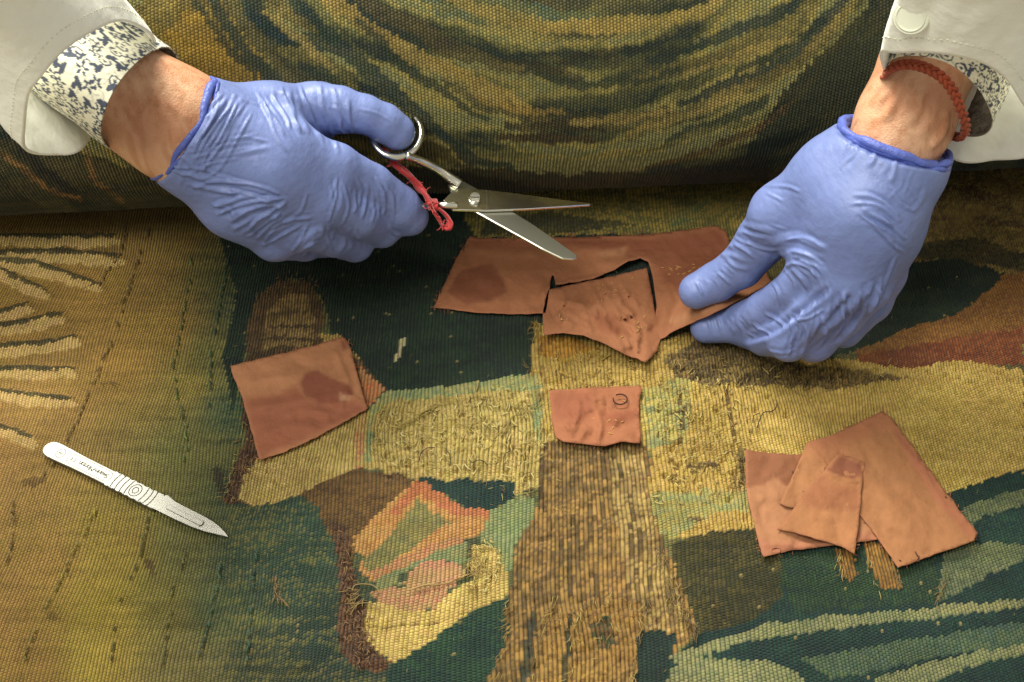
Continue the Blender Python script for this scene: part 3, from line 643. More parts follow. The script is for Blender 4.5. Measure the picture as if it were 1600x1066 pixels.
# ------------------------------------------------------------------ cotton patches
def smoothpoly(pts, jitter=1.2, step=7):
    out = []; n = len(pts)
    for k in range(n):
        a_, b_ = np.array(pts[k], float), np.array(pts[(k+1) % n], float); L = np.linalg.norm(b_-a_); m = max(1, int(L/step))
        nrm = np.array([-(b_-a_)[1], (b_-a_)[0]])/(L+1e-6)
        for q in range(m):
            p = a_+(b_-a_)*q/m
            if q: p = p+nrm*random.gauss(0, jitter*.5)
            out.append((p[0], p[1]))
    return out
def creased(zf0, seed):
    def g(u, v): return zf0(u, v)+.34*(np.abs(fbm(u*.018+seed, v*.018, seed, 3)-.5))*2+.16*(fbm(u*.05, v*.05+seed, seed+4)-.5)
    return g
def patch(name, pts, zfun, stains, label, base=(196,120,84), jitter=1.0, grid=4.2, thick=.045, group='copper cotton patches'):
    poly = smoothpoly(pts, jitter)
    us = np.array([p[0] for p in poly]); vs = np.array([p[1] for p in poly])
    gx, gy = np.meshgrid(np.arange(us.min(), us.max(), grid), np.arange(vs.min(), vs.max(), grid))
    gx[::2] += grid/2; gx = gx.ravel(); gy = gy.ravel()
    ins = inpoly(gx, gy, poly)
    d, _ = pdist(gx, gy, poly+[poly[0]]); ins &= d > grid*.5
    pv = [Vector((a_, b_)) for a_, b_ in poly]+[Vector((a_, b_)) for a_, b_ in zip(gx[ins], gy[ins])]
    n = len(poly); edges = [(k, (k+1) % n) for k in range(n)]
    vo, eo, fo, _, _, _ = delaunay_2d_cdt(pv, edges, [list(range(n))], 2, 1e-4)
    q = np.array([(p.x, p.y) for p in vo]); F = np.array([f for f in fo if len(f) == 3])
    # drop triangles outside
    ce = q[F].mean(1); F = F[inpoly(ce[:, 0], ce[:, 1], poly)]
    Z = creased(zfun, 400+len(label))(q[:, 0], q[:, 1]); T = at(q[:, 0], q[:, 1], Z)
    e1 = T[F[:, 1]]-T[F[:, 0]]; e2 = T[F[:, 2]]-T[F[:, 0]]
    flip = np.cross(e1, e2)[:, 2] < 0; F[flip] = F[flip][:, ::-1]
    Bt = T.copy(); Bt[:, 2] -= thick; m = len(T)
    # boundary edges
    from collections import Counter
    cnt = {}
    for f in F:
        for k in range(3):
            e = (f[k], f[(k+1) % 3]); cnt[e] = 1
    be = [e for e in cnt if (e[1], e[0]) not in cnt]
    S_ = []
    for a_, b_ in be: S_ += [(b_, a_, a_+m), (b_, a_+m, b_+m)]
    Fa = np.concatenate([F, F[:, ::-1]+m, np.array(S_)])
    X_, Y_ = T[:, 0], T[:, 1]
    c = np.tile(s2l(base), (m, 1)); TINT = np.array([.53, .625, .61]); fb = fbm(X_*.5, Y_*.5, 91)
    c = c*(1+.22*(fb-.5)+.08*(hash2(np.round(X_*9), np.round(Y_*9), 6)-.5))[:, None]
    for sp in stains:
        pp, sc = sp[0], s2l(sp[1]); soft = sp[2] if len(sp) > 2 else 2.0
        uu = q[:, 0]+3*(fbm(X_, Y_, 93)-.5)*2; vv = q[:, 1]+3*(fbm(X_, Y_, 94)-.5)*2
        dd, _ = pdist(uu, vv, list(pp)+[pp[0]]); dd = np.where(inpoly(uu, vv, pp), dd, -dd)
        k = np.clip(dd/(soft*1.8)+.5, 0, 1)[:, None]*.9; c = c*(1-k)+sc*k*(1+.15*(fb-.5))[:, None]
    # paler worn rim
    dd, _ = pdist(q[:, 0], q[:, 1], poly+[poly[0]]); k = (np.clip(1-dd/3.5, 0, 1)*.25)[:, None]
    c = c*(1-k)+s2l((206,120,92))*k; c = c*TINT
    o = mesh_np(name, np.concatenate([T, Bt]), Fa, M_CLOTH, None, np.concatenate([c, c]))
    tag(o, label, 'fabric patch', group)
    return o, poly
def frays(o, pts, n, cols, z=.3, ln=8):
    b = MB()
    for _ in range(int(n*1.7)):
        k = random.randrange(len(pts)); p = pts[k]; a_ = random.uniform(0, 6.28); zz = z(p[0], p[1]) if callable(z) else z; pp = []
        u, v = p
        for f in range(4): pp.append(at(u, v, zz+.02*f)); u += math.cos(a_)*ln*random.uniform(.15, .4); v += math.sin(a_)*ln*random.uniform(.15, .4); a_ += random.uniform(-.8, .8)
        Vt, Ft = tube(pp, .018, 4); b.add(Vt, Ft, random.choice(cols))
    x = b.build('edge_fray', M_YARN, o, usecol=True); x['kind'] = 'stuff'
def basez(off): return lambda u, v: np.asarray(flat_z(at(u, v, 0)[..., 0], at(u, v, 0)[..., 1]))+off
def rid(u, v, L):
    H = 0
    for pts, wd, h in L:
        d, t_ = pdist(u, v, pts); H = H+1.8*h*np.exp(-(d/(wd*.85))**2)*np.clip(np.minimum(t_, 1-t_)*5+.15, 0, 1)
    return .36*np.tanh(H/.36)
FR = [(206,130,92),(150,84,56),(110,60,40)]
# A: the big held patch with the cut flap
b0 = basez(.22)
FLAPW = [([(925,452),(935,470),(930,490)],6,.22),([(945,448),(950,470),(962,485),(968,500)],5,.28),([(962,455),(968,475),(985,490)],5,.22),([(975,520),(985,545)],5,.3),([(990,505),(1000,535)],5,.26),
 ([(870,470),(905,475),(925,490)],4,.14),([(865,495),(900,508)],4,.14),([(900,455),(870,500)],4,-.1),([(940,500),(965,530),(975,550)],7,.2),([(915,500),(925,520)],5,.16),([(880,455),(880,480)],4,.15),([(955,500),(960,520)],4,-.12),
 ([(1000,500),(1015,515)],5,.2),([(860,485),(885,520)],3,-.1),([(870,440),(930,430)],4,.08),([(935,458),(955,452)],4,.2),([(950,470),(975,466)],4,.2)]
AW = [([(730,385),(800,395),(900,392),(1000,385)],10,.15),([(700,450),(760,470),(840,470)],12,.1),([(1040,430),(1060,470),(1040,520)],6,.2),([(1060,430),(1120,425)],6,.12),([(880,380),(960,390)],8,.12),([(760,420),(800,450)],9,-.1),([(1062,470),(1110,455)],5,.15)]
rp = random.Random(9)
for _ in range(26):
    a_ = rp.gauss(955, 20); b_ = rp.gauss(475, 14); FLAPW.append(([(a_, b_), (a_+rp.gauss(4, 6), b_+rp.uniform(8, 20))], rp.uniform(2.5, 4.5), rp.uniform(.10, .26)))
for _ in range(9):
    a_ = rp.gauss(992, 8); b_ = rp.gauss(520, 12); FLAPW.append(([(a_, b_), (a_+rp.gauss(3, 3), b_+rp.uniform(8, 18))], rp.uniform(2.5, 4), rp.uniform(.12, .28)))
for _ in range(8):
    a_ = rp.gauss(885, 12); b_ = rp.gauss(488, 12); FLAPW.append(([(a_, b_), (a_+rp.gauss(8, 8), b_+rp.uniform(2, 12))], rp.uniform(2.5, 4), rp.uniform(.08, .16)))
def zA(u, v):
    z = b0(u, v)+.05
    g = np.clip((u-1020)/110, 0, 1); g = g*g*(3-2*g)
    f = np.clip((v-395)/70, 0, 1)
    z = z+3.3*g*f
    fl = inpoly(u, v, [(846,448),(1013,414),(1026,497),(1034,530),(1008,572),(840,530)])
    lift = .35+.75*np.clip(1-np.abs(u-915)/70, 0, 1)*np.clip((v-500)/30, 0, 1)
    z = z+np.where(fl, lift*np.clip((1030-u)/20, 0, 1), 0)
    z = z+np.where(~fl, .55*np.exp(-(((u-985)/38)**2+((v-412)/12)**2)), 0)
    return z+rid(u, v, AW)+np.where(fl, rid(u, v, FLAPW), 0)
Apts = [(735,368),(748,372),(800,373),(900,371),(1000,367),(1050,362),(1120,353),(1135,361),(1142,385),(1185,402),(1205,440),(1168,463),(1140,477),(1110,492),(1062,513),(1032,530),(1027,548),(1008,566),(975,553),(940,535),(912,524),(880,520),(850,523),(848,492),(852,468),(857,453),(905,442),(955,432),(1011,418),(1017,450),(1022,480),(1025,497),
 (1026,480),(1021,440),(1016,418),(1013,409),(1000,403),(982,408),(960,422),(925,436),(868,445),(865,430),(862,431),(857,460),(852,489),(800,491),(740,488),(678,480),(690,455),(712,405)]
DK = (158,88,62); LT = (208,136,98)
A, Ap = patch('fabric_patch', Apts, zA, [([(700,455),(720,420),(770,412),(785,435),(792,455),(770,470),(730,478)],DK,3),([(735,372),(900,374),(1000,372),(1130,357),(1138,385),(1080,400),(1020,402),(975,398),(900,384),(800,386),(740,384)],(172,94,68),8),
  ([(930,395),(982,384),(975,400),(940,404)],LT,3),([(1020,402),(1140,380),(1160,420),(1060,455),(1030,440)],(176,98,70),9),([(925,490),(960,495),(980,525),(940,520)],(172,98,68),5),([(1040,500),(1120,470),(1165,464),(1060,510)],LT,6)],
  'large copper cotton piece with a cut stitched flap, pinched by the glove on the right', grid=3.6)
frays(A, Ap[:40]+Ap[-20:], 90, FR, lambda u, v: float(zA(np.array([u]), np.array([v]))[0]))
def stitches(o, pts, c=(206,160,90), zf_=None):
    for (u, v, du, dv) in pts:
        z = float(zf_(np.array([u]), np.array([v]))[0])
        p = [at(u+du*f, v+dv*f, z+.06+.08*math.sin(f*3.14)) for f in (0, .33, .66, 1)]
        b = MB(); Vt, Ft = tube(p, .035, 5); b.add(Vt, Ft, c); b.build('thread_stitch', M_YARN, o, usecol=True)
random.seed(3)
stitches(A, [(random.gauss(960, 14), random.gauss(458, 9), random.uniform(-8, 8), random.uniform(-6, 6)) for _ in range(14)]+[(random.gauss(996, 5), random.gauss(508, 7), random.uniform(-7, 7), random.uniform(-6, 3)) for _ in range(7)]
  +[(random.gauss(875, 6), random.gauss(492, 9), random.uniform(-6, 6), random.uniform(-6, 6)) for _ in range(7)]+[(random.uniform(1030, 1112), random.gauss(420, 5), random.uniform(3, 9), random.uniform(-4, 4)) for _ in range(16)]+[(972,524,10,4),(968,528,8,-3)], zf_=zA)
# B: left patch
BW = [([(380,600),(430,590),(470,585)],7,.12),([(385,640),(450,630),(500,622)],7,.12),([(440,650),(470,640),(520,650)],8,.14),([(520,545),(535,575),(545,600)],5,.16),([(533,610),(550,620),(572,634)],4,.14),([(400,680),(450,665),(500,670)],8,.12),([(460,560),(480,575)],6,-.08),([(548,600),(535,625),(532,640)],3.5,.12),([(410,570),(400,600)],6,-.08),([(480,650),(530,655)],6,-.1)]
bz = basez(.26)
Bp_, pB = patch('fabric_patch', [(360,572),(400,562),(440,552),(490,540),(533,527),(540,528),(548,545),(560,590),(567,615),(575,638),(530,664),(480,690),(440,708),(405,718),(398,695),(388,655),(378,620),(365,590)], lambda u, v: bz(u, v)+rid(u, v, BW)+.25*np.clip((40-np.hypot(u-362, v-574))/40, 0, 1),
  [([(382,625),(430,618),(440,612),(465,602),(478,620),(560,626),(575,640),(530,664),(405,716)],(180,102,76),6),([(469,600),(478,582),(495,580),(510,588),(545,600),(552,614),(540,628),(500,630),(475,615)],(160,86,66),2.5),([(530,532),(538,530),(545,545),(536,548)],(160,90,66),2),([(532,612),(548,622),(545,628),(530,625)],(216,150,116),2)],
  'copper cotton square with a dark damp stain, lying left over the sandalled foot', base=(206,132,94))
frays(Bp_, pB, 40, FR, .35)
# C: small centre patch
CW = [([(925,610),(930,640),(940,665),(935,690)],4.5,.22),([(915,612),(925,628)],4,.2),([(880,640),(890,655),(905,660)],5,.14),([(900,625),(915,650)],5,.12),([(955,650),(965,665)],5,.14),([(905,690),(915,670),(925,675)],5,.15),([(870,655),(880,675)],5,.1),([(945,620),(950,645)],4,-.1),([(960,690),(975,680),(990,690)],8,.2)]
cz = basez(.26)
for _ in range(14):
    a_ = rp.uniform(880, 975); b_ = rp.uniform(618, 675); CW.append(([(a_, b_), (a_+rp.gauss(3, 6), b_+rp.uniform(6, 18))], rp.uniform(2.5, 4.5), rp.uniform(.08, .2)))
def zC(u, v): return cz(u, v)+rid(u, v, CW)+.3*np.clip((v-682)/12, 0, 1)*np.clip((u-940)/30, 0, 1)
Cp_, pC = patch('fabric_patch', [(858,610),(895,608),(930,605),(970,604),(1002,603),(999,625),(998,650),(1001,675),(1000,692),(970,690),(945,697),(915,694),(880,690),(868,682),(863,660),(860,630)], zC,
  [([(862,615),(925,610),(930,640),(900,660),(866,655)],(176,98,70),7),([(940,645),(995,640),(998,655),(950,665)],(172,94,66),5)],
  'smallest copper cotton piece, puckered by stitches, lying alone just below the cut flap', base=(190,112,78))
stitches(Cp_, [(878,650,10,-4),(882,658,12,-5),(908,652,-6,-6),(934,628,9,3),(948,660,8,-7),(955,672,7,-10),(950,676,9,3),(925,655,12,-5),(960,655,5,4),(972,625,8,4),(970,660,5,-2)], zf_=zC)
frays(Cp_, pC, 30, FR, .35)
b = MB(); Vt, Ft = tube([at(969+11*math.cos(t_), 624+8*math.sin(t_), .72) for t_ in np.linspace(-2.2, 3.4, 24)], .05, 6); b.add(Vt, Ft, (60,26,14)); b.build('dark_thread', M_YARN, Cp_, usecol=True)
# D, E, F: the pile of three
d1 = basez(.25); d2 = basez(.42); d3 = basez(.62)
EW = [([(1185,780),(1220,775)],8,.1),([(1210,830),(1300,820)],8,.08),([(1180,850),(1260,852),(1330,845)],5,.08)]
D1, p1 = patch('fabric_patch', [(1165,702),(1200,708),(1252,710),(1330,720),(1372,760),(1376,842),(1345,846),(1300,852),(1231,861),(1193,870),(1186,850),(1181,830),(1171,790),(1165,755)], lambda u, v: d1(u, v)+rid(u, v, EW),
  [([(1165,702),(1255,708),(1290,720),(1240,760),(1228,758),(1208,742),(1195,758),(1166,762)],(164,96,66),2.5),([(1176,830),(1190,868),(1376,842),(1370,830),(1300,842),(1200,852)],(206,124,94),6)],
  'copper cotton piece with dark upper corner, bottommost of the pile of three', base=(202,130,92))
frays(D1, p1[30:], 20, FR, .3)
E2W = [([(1392,675),(1440,730),(1478,798)],2.2,.12),([(1262,694),(1285,722),(1292,735)],3,.12),([(1340,720),(1430,840)],20,.1),([(1218,786),(1234,792)],6,.05)]
D2, p2 = patch('fabric_patch', [(1261,692),(1297,681),(1340,661),(1378,642),(1393,653),(1420,689),(1450,730),(1474,764),(1490,782),(1501,800),(1515,816),(1527,832),(1522,845),(1489,857),(1460,866),(1438,875),(1403,887),(1388,865),(1372,842),(1345,806),(1300,800),(1234,793),(1218,786),(1240,740)], lambda u, v: d2(u, v)+rid(u, v, E2W)+.25*np.clip(1-np.abs(v-(642+ (u-1378)*1.25))/300, 0, 1)*0,
  [([(1385,650),(1420,689),(1474,764),(1527,832),(1515,842),(1460,780),(1398,680)],(200,118,86),4),([(1262,692),(1378,645),(1385,665),(1300,700),(1290,715)],(190,112,80),14),([(1310,708),(1350,722),(1350,740),(1300,735)],(186,112,80),10)],
  'largest copper cotton piece in the pile of three, with a long fold line', base=(198,126,84))
stitches(D2, [(1405,875,3,2),(1430,862,4,7),(1436,869,-2,6),(1238,736,2,5),(1477,776,2,2),(1521,838,6,4),(1519,846,7,-3)], c=(70,34,22), zf_=lambda u, v: d2(u, v))
frays(D2, p2, 40, FR, .5)
FW = [([(1290,737),(1320,748),(1347,752)],4,.15),([(1258,772),(1268,782),(1276,788)],3,.1),([(1340,735),(1347,755),(1345,830)],4,.12),([(1250,800),(1330,800)],8,-.05)]
D3, p3 = patch('fabric_patch', [(1309,709),(1330,714),(1351,722),(1349,745),(1346,764),(1343,800),(1341,827),(1335,866),(1315,854),(1300,849),(1282,844),(1250,835),(1214,827),(1234,803),(1255,773),(1288,735)], lambda u, v: d3(u, v)+rid(u, v, FW),
  [([(1312,712),(1348,724),(1346,742),(1335,749),(1300,740),(1292,734)],(158,88,66),2.5),([(1282,740),(1296,748),(1298,756),(1345,764),(1343,800),(1260,790),(1250,780)],(182,108,74),6)],
  'small copper cotton wedge with a dark damp corner, topmost of the pile', base=(200,126,84))
frays(D3, p3, 20, FR, .7)
b = MB(); Vt, Ft = tube([at(1213+7*math.cos(t_), 861+4.5*math.sin(t_), .45) for t_ in np.linspace(2.6, 7.4, 20)], .03, 6); b.add(Vt, Ft, (110,50,34)); b.build('curled_thread', M_YARN, D1, usecol=True)

# ------------------------------------------------------------------ solids from outlines
def slab(poly3, thick, bev=.03):
    """poly3: top outline (planar 3D); bevelled slab -> V, triangles"""
    Pt = np.asarray(poly3, float); n = len(Pt)
    c = Pt.mean(0)
    u_, s_, vt = np.linalg.svd(Pt-c); nrm = vt[2]
    if nrm[2] < 0: nrm = -nrm
    ex = vt[0]; ey = np.cross(nrm, ex)
    q = np.stack([(Pt-c) @ ex, (Pt-c) @ ey], 1)
    area_ = .5*np.sum(q[:, 0]*np.roll(q[:, 1], -1)-q[:, 1]*np.roll(q[:, 0], -1))
    if area_ < 0: q = q[::-1]
    # inset
    e = np.roll(q, -1, 0)-q; e /= np.linalg.norm(e, axis=1)[:, None]+1e-9; nn = np.stack([-e[:, 1], e[:, 0]], 1)
    vn = nn+np.roll(nn, 1, 0); vn /= np.linalg.norm(vn, axis=1)[:, None]+1e-9
    qi = q+vn*bev
    vo, eo, fo, _, _, _ = delaunay_2d_cdt([Vector(x) for x in qi], [], [list(range(n))], 1, 1e-6)
    if len(vo) != n: raise RuntimeError('slab outline')
    order = np.array([(p.x, p.y) for p in vo]); idx = [int(np.argmin(np.sum((order[k]-qi)**2, 1))) for k in range(n)]
    tris = np.array([[idx[a_] for a_ in f] for f in fo])
    def to3(p, h): return c+p[:, :1]*ex+p[:, 1:2]*ey+nrm*h
    V = np.concatenate([to3(qi, 0), to3(q, -bev), to3(q, -thick+bev), to3(qi, -thick)])
    F = []
    for t_ in tris:
        a_ = q[t_[0]]; b_ = q[t_[1]]; d_ = q[t_[2]]
        if (b_-a_)[0]*(d_-a_)[1]-(b_-a_)[1]*(d_-a_)[0] < 0: t_ = t_[::-1]
        F.append(list(t_)); F.append([x+3*n for x in t_[::-1]])
    for r_ in range(3):
        for k in range(n):
            k2 = (k+1) % n; a0, a1, b0_, b1 = r_*n+k, r_*n+k2, (r_+1)*n+k, (r_+1)*n+k2
            F += [[a0, b0_, b1], [a0, b1, a1]]
    return V, np.array(F)

# ------------------------------------------------------------------ scalpel
sc_o = empty('scalpel', tuple(at(210, 765, .3)))
tag(sc_o, 'steel scalpel with ridged grip lying on the ochre weave at the left', 'scalpel')
def mk(name, V, F, m, parent, smooth=False):
    o = mesh_np(name, V-np.array(parent.matrix_world.translation if False else parent.location), F, m, parent, smooth=smooth); return o
ZS = .62
a0 = at(72, 697, ZS); a1 = at(249, 783, ZS); a2 = at(358, 839, ZS)
exs = (a2-a0); LS = np.linalg.norm(exs); exs /= LS; eys = np.array([-exs[1], exs[0], 0])
def SL(x, y, z=0): return a0+exs*x+eys*y*1.2+np.array([0, 0, z])
def arc(cx, cy, r, a_, b_, n): return [(cx+r*math.cos(t_), cy+r*math.sin(t_)) for t_ in np.linspace(a_, b_, n)]
LH = np.linalg.norm(a1-a0)
hw = .47
# handle outline with notches along the grip
up_, lo = [], []
xs = np.linspace(.62, LH-.05, 120)
def notch(x):
    g0 = LH*.60; g1 = LH*.955
    return -.035*(math.cos((x-g0)/(g1-g0)*2*math.pi*6) > .2) if g0 < x < g1 else 0
def halfw(x):
    f = x/LH
    return hw+.06*math.exp(-((f-.1)/.15)**2)+(.05 if f > .58 else 0)
for x in xs: up_.append((x, halfw(x)+notch(x))); lo.append((x, -halfw(x)-notch(x)))
end = [(-.1+.72*(1-math.cos(t_)), .55*math.sin(t_)) for t_ in np.linspace(-math.pi/2, math.pi/2, 13)]
end = [(.55-.65*math.cos(t_), .52*math.sin(t_)) for t_ in np.linspace(-math.pi/2*.98, math.pi/2*.98, 15)]
outl = [(x, y) for x, y in end]+up_+[(LH+.18, .30), (LH-.02, -halfw(LH)+.02)]+lo[::-1]
V, F = slab([SL(x, y) for x, y in outl], .34, .035); hd = mk('handle', V, F, M_SCALP, sc_o)
# blade
bl = [(LH-.12, .44),(LH+.10,.62),(LH+1.1,.50),(LH+2.0,.44),(LH+3.0,.36),(LH+3.9,.22),(LH+4.6,.06)]
bL = LS
bx_ = lambda f: LH-.1+(bL-LH+.1)*f
bl = [(bx_(0), -.50),(bx_(.03), .50),(bx_(.06), .56),(bx_(.2), .42),(bx_(.4), .40),(bx_(.58), .40),(bx_(.72), .36),(bx_(.82), .27),(bx_(.91), .14),(bx_(.97), .03),(bx_(1.0), -.06),
      (bx_(.95), -.10),(bx_(.85), -.22),(bx_(.72), -.36),(bx_(.55), -.46),(bx_(.3), -.50)]
V, F = slab([SL(x, y, .07) for x, y in bl], .07, .02); bd = mk('blade', V, F, M_SCALP, sc_o)
# raised keyway on the blade
kw = [(bx_(.17)+.16*math.cos(t_), -.05+.15*math.sin(t_)) for t_ in np.linspace(math.pi/2, 3*math.pi/2, 7)]+[(bx_(.62)+.16*math.cos(t_), -.05+.15*math.sin(t_)) for t_ in np.linspace(-math.pi/2, math.pi/2, 7)]
V, F = slab([SL(x, y, .12) for x, y in kw], .07, .02); mk('blade_key', V, F, M_SCALP, bd) if False else None
def sub(name, V, F, m, parent):       # third level: parent at origin offset of its grandparent
    o = mesh_np(name, V-np.array(sc_o.location), F, m, parent, smooth=False); return o
sub('blade_key', V, F, M_SCALP, bd)
V, F = tube([SL(*p, .085) for p in [(bx_(.62)+.20*math.cos(t_), -.05+.19*math.sin(t_)) for t_ in np.linspace(-1.5, 1.3, 9)]], .025, 5); sub('key_slot', V, F, M_DARK, bd)
# grooves
for k, f in enumerate((.625, .665, .705, .745, .86, .90, .935)):
    bend = .10 if f < .8 else -.10
    b = MB(); Vt, Ft = tube([SL(LH*f+.06-bend*math.cos(y/.5*1.3)*1.2, y*1.0, .0) for y in np.linspace(-.47, .47, 11)], .032, 5); b.add(Vt, Ft)
    o = mesh_np('grip_groove', np.concatenate(b.V)-np.array(sc_o.location), np.concatenate(b.F), M_DARK, hd)
for r_ in (.40, .20):
    b = MB(); Vt, Ft = tube([SL(LH*.80+r_*1.0*math.cos(t_), r_*.95*math.sin(t_), .0) for t_ in np.linspace(0, 2*math.pi, 28, endpoint=False)], .028, 5, closed=True)
    mesh_np('grip_ring', Vt-np.array(sc_o.location), Ft, M_DARK, hd)
def rrect(x0, x1, h, n=8): return [(x1-h+h*math.cos(t_), h*math.sin(t_)) for t_ in np.linspace(-math.pi/2, math.pi/2, n)]+[(x0+h+h*math.cos(t_), h*math.sin(t_)) for t_ in np.linspace(math.pi/2, 3*math.pi/2, n)]
Vt, Ft = tube([SL(x, y, 0) for x, y in rrect(LH*.205, LH*.585, .34)], .016, 4, closed=True); mesh_np('engraved_frame', Vt-np.array(sc_o.location), Ft, M_DARK, hd)
Vt, Ft = tube([SL(LH*.135+.30*math.cos(t_), .30*math.sin(t_), 0) for t_ in np.linspace(0, 2*math.pi, 24, endpoint=False)], .02, 4, closed=True); mesh_np('engraved_circle', Vt-np.array(sc_o.location), Ft, M_DARK, hd)
def text(body, x, size, shear, name='engraved_text', spacing=1.0):
    cu = bpy.data.curves.new(name, 'FONT'); cu.body = body; cu.size = size; cu.align_x = 'CENTER'; cu.align_y = 'CENTER'; cu.shear = shear; cu.extrude = .004; cu.space_character = spacing; cu.offset = -.003
    tmp = bpy.data.objects.new('tmp', cu); COL.objects.link(tmp); bpy.context.view_layer.update()
    me = bpy.data.meshes.new_from_object(tmp.evaluated_get(bpy.context.evaluated_depsgraph_get())); COL.objects.unlink(tmp); bpy.data.objects.remove(tmp)
    me.materials.clear(); me.materials.append(M_DARK); me.name = name
    o = bpy.data.objects.new(name, me); COL.objects.link(o); o.parent = hd
    ex = -exs; ey = -eys; p = SL(x, 0, .012)-np.array(sc_o.location)
    o.matrix_local = Matrix(((ex[0], ey[0], 0, p[0]), (ex[1], ey[1], 0, p[1]), (ex[2], ey[2], 1, p[2]), (0, 0, 0, 1)))
text('Swann-Morton', LH*.435, .50, .35, spacing=.82); text('CE', LH*.25, .36, 0, spacing=1.2); text('10A', LH*.135, .24, 0)

# ------------------------------------------------------------------ scissors
sci = empty('scissors', tuple(at(742, 312, 7)))
tag(sci, 'open steel scissors with a red yarn tie, held in the gloved hand on the left', 'scissors')
def mks(name, V, F, m, parent=sci, smooth=False): return mesh_np(name, V-np.array(sci.location), F, m, parent, smooth=smooth)
def plz(u, v):   # the scissors' plane tips a little down towards the points
    return 9.4-(u-742)*.013
def pts3(L, dz=0): return [at(x, y, plz(x, y)+dz) for x, y in L]
# lower leaf first: blade + shank + thumb ring
V, F = slab(pts3([(700,288),(712,280),(724,283),(744,294),(770,308),(798,329),(828,347),(856,366),(880,383),(902,399),(901,403),(895,405),(879,404),(848,389),(816,371),(780,351),(744,331),(722,316),(706,304)], -.12), .18, .05)
lb = mks('blade', V, F, M_BLADE)
pth = catmull([at(x, y, z) for x, y, z in ((718,289,9.9),(702,278,10.3),(687,267,10.9),(668,257,11.7),(650,249,12.4),(634,243,13.1))], 6)
V, F = tube(pth, np.linspace(.42, .27, len(pth)), 14); mks('shank', V, F, M_STEEL, smooth=True)
rc = at(620, 208, 13.4); k_ = depth(620, 208, 13.4)/FPX
ring = [at(619+39*math.cos(t_), 208-38*math.sin(t_), 13.4+.5*math.sin(t_-.6)) for t_ in np.linspace(0, 2*math.pi, 40, endpoint=False)]
V, F = tube(ring, .25, 12, closed=True); mks('finger_ring', V, F, M_STEEL, smooth=True)
# upper leaf
V, F = slab(pts3([(707,298),(719,294),(758,296.5),(800,301.5),(850,308),(900,314.5),(924,317.5),(922,320),(880,323),(820,327),(761,329),(708,327),(693,312)], .12), .2, .04)
ub = mks('blade', V, F, M_LEAF)
V, F = tube(pts3([(760,297.5),(761,312),(761,328)], .13), .02, 5); mks('ground_edge', V, F, M_DARK, ub)
pth = catmull([at(x, y, z) for x, y, z in ((714,322,10),(696,321,10.2),(680,321,10),(660,322,9.6),(640,328,8.6),(622,338,7.2))], 5)
V, F = tube(pth, np.linspace(.25, .22, len(pth)), 12); mks('shank', V, F, M_STEEL, smooth=True)
rc = at(600, 348, 6.0)
ring = [rc+np.array([math.cos(t_)*1.5, math.sin(t_)*1.2, .2*math.cos(t_)]) for t_ in np.linspace(0, 2*math.pi, 32, endpoint=False)]
V, F = tube(ring, .21, 10, closed=True); mks('finger_ring', V, F, M_STEEL, smooth=True)
pc = at(742, 312, plz(742, 312)+.12); k_ = depth(742, 312, 9.5)/FPX
disc = [pc+np.array([math.cos(t_)*9*k_, math.sin(t_)*12*k_, .24]) for t_ in np.linspace(0, 2*math.pi, 24, endpoint=False)]
V, F = slab(disc, .26, .05); sw = mks('screw', V, F, M_STEEL, smooth=False)
V, F = tube([pc+np.array([-.33, -.02, .25]), pc+np.array([.33, -.02, .25])], .05, 6); mks('screw_slot', V, F, M_DARK, sw)
# red yarn tied on the handle
random.seed(11)
yr = empty('yarn_tie', (0, 0, 0)); yr.parent = sci; yr.location = -Vector(sci.location)
yr['label'] = 'red yarn knotted round the lower handle'
COL.objects.unlink(yr); bpy.data.objects.remove(yr)
b = MB()
for k in range(9):
    off = random.uniform(-4, 4); offv = random.uniform(-3, 3)
    pp = [at(x+off*.7+random.uniform(-3, 3), y+offv+random.uniform(-3, 3), z+random.uniform(-.15, .3)) for x, y, z in ((590,230,12.6),(604,240,12.4),(616,254,12),(632,270,11.5),(647,283,11.1),(659,296,10.8),(667,306,10.6),(673,320,10.5))]
    Vt, Ft = tube(catmull(pp, 6), .135, 6); b.add(Vt, Ft)
for k in range(7):
    a_ = random.uniform(0, 6); ex_ = random.uniform(.85, 1.1)
    pp = [at(675+(x-675)*ex_+random.uniform(-1.5, 1.5), 322+(y-322)*ex_+random.uniform(-1.5, 1.5), z) for x, y, z in ((673,320,10.5),(679,332,10),(686,344,9.6),(692,354,9.3),(700,357,9.3),(703,348,9.5),(697,336,9.8),(684,325,10.3))]
    Vt, Ft = tube(catmull(pp, 6), .09, 6); b.add(Vt, Ft)
for k in range(26):
    q = random.choice([(600,236,12.6),(616,254,12.1),(632,270,11.6),(650,286,11.1),(664,303,10.7),(673,322,10.5),(680,334,10),(692,352,9.4)]); a_ = random.uniform(0, 6.28); pp = []; u, v, z = q[0]+random.uniform(-4, 4), q[1]+random.uniform(-4, 4), q[2]+.1
    for f in range(5): pp.append(at(u, v, z+random.uniform(-.06, .06))); u += math.cos(a_)*3; v += math.sin(a_)*3; a_ += random.uniform(-.9, .9)
    Vt, Ft = tube(pp, .035, 5); b.add(Vt, Ft)
for k in range(5):
    cx = 672+k*2.2; pp = [at(cx+2*math.cos(t_), 320+8*math.sin(t_), 10.1+.36*math.cos(t_)) for t_ in np.linspace(0, 2*math.pi, 12, endpoint=False)]
    Vt, Ft = tube(pp, .09, 6, closed=True); b.add(Vt, Ft)
o = b.build('yarn_tie', M_RED, None); o.parent = sci; o.location = -Vector(sci.location); o['label'] = 'red yarn looped and knotted round the lower shank'

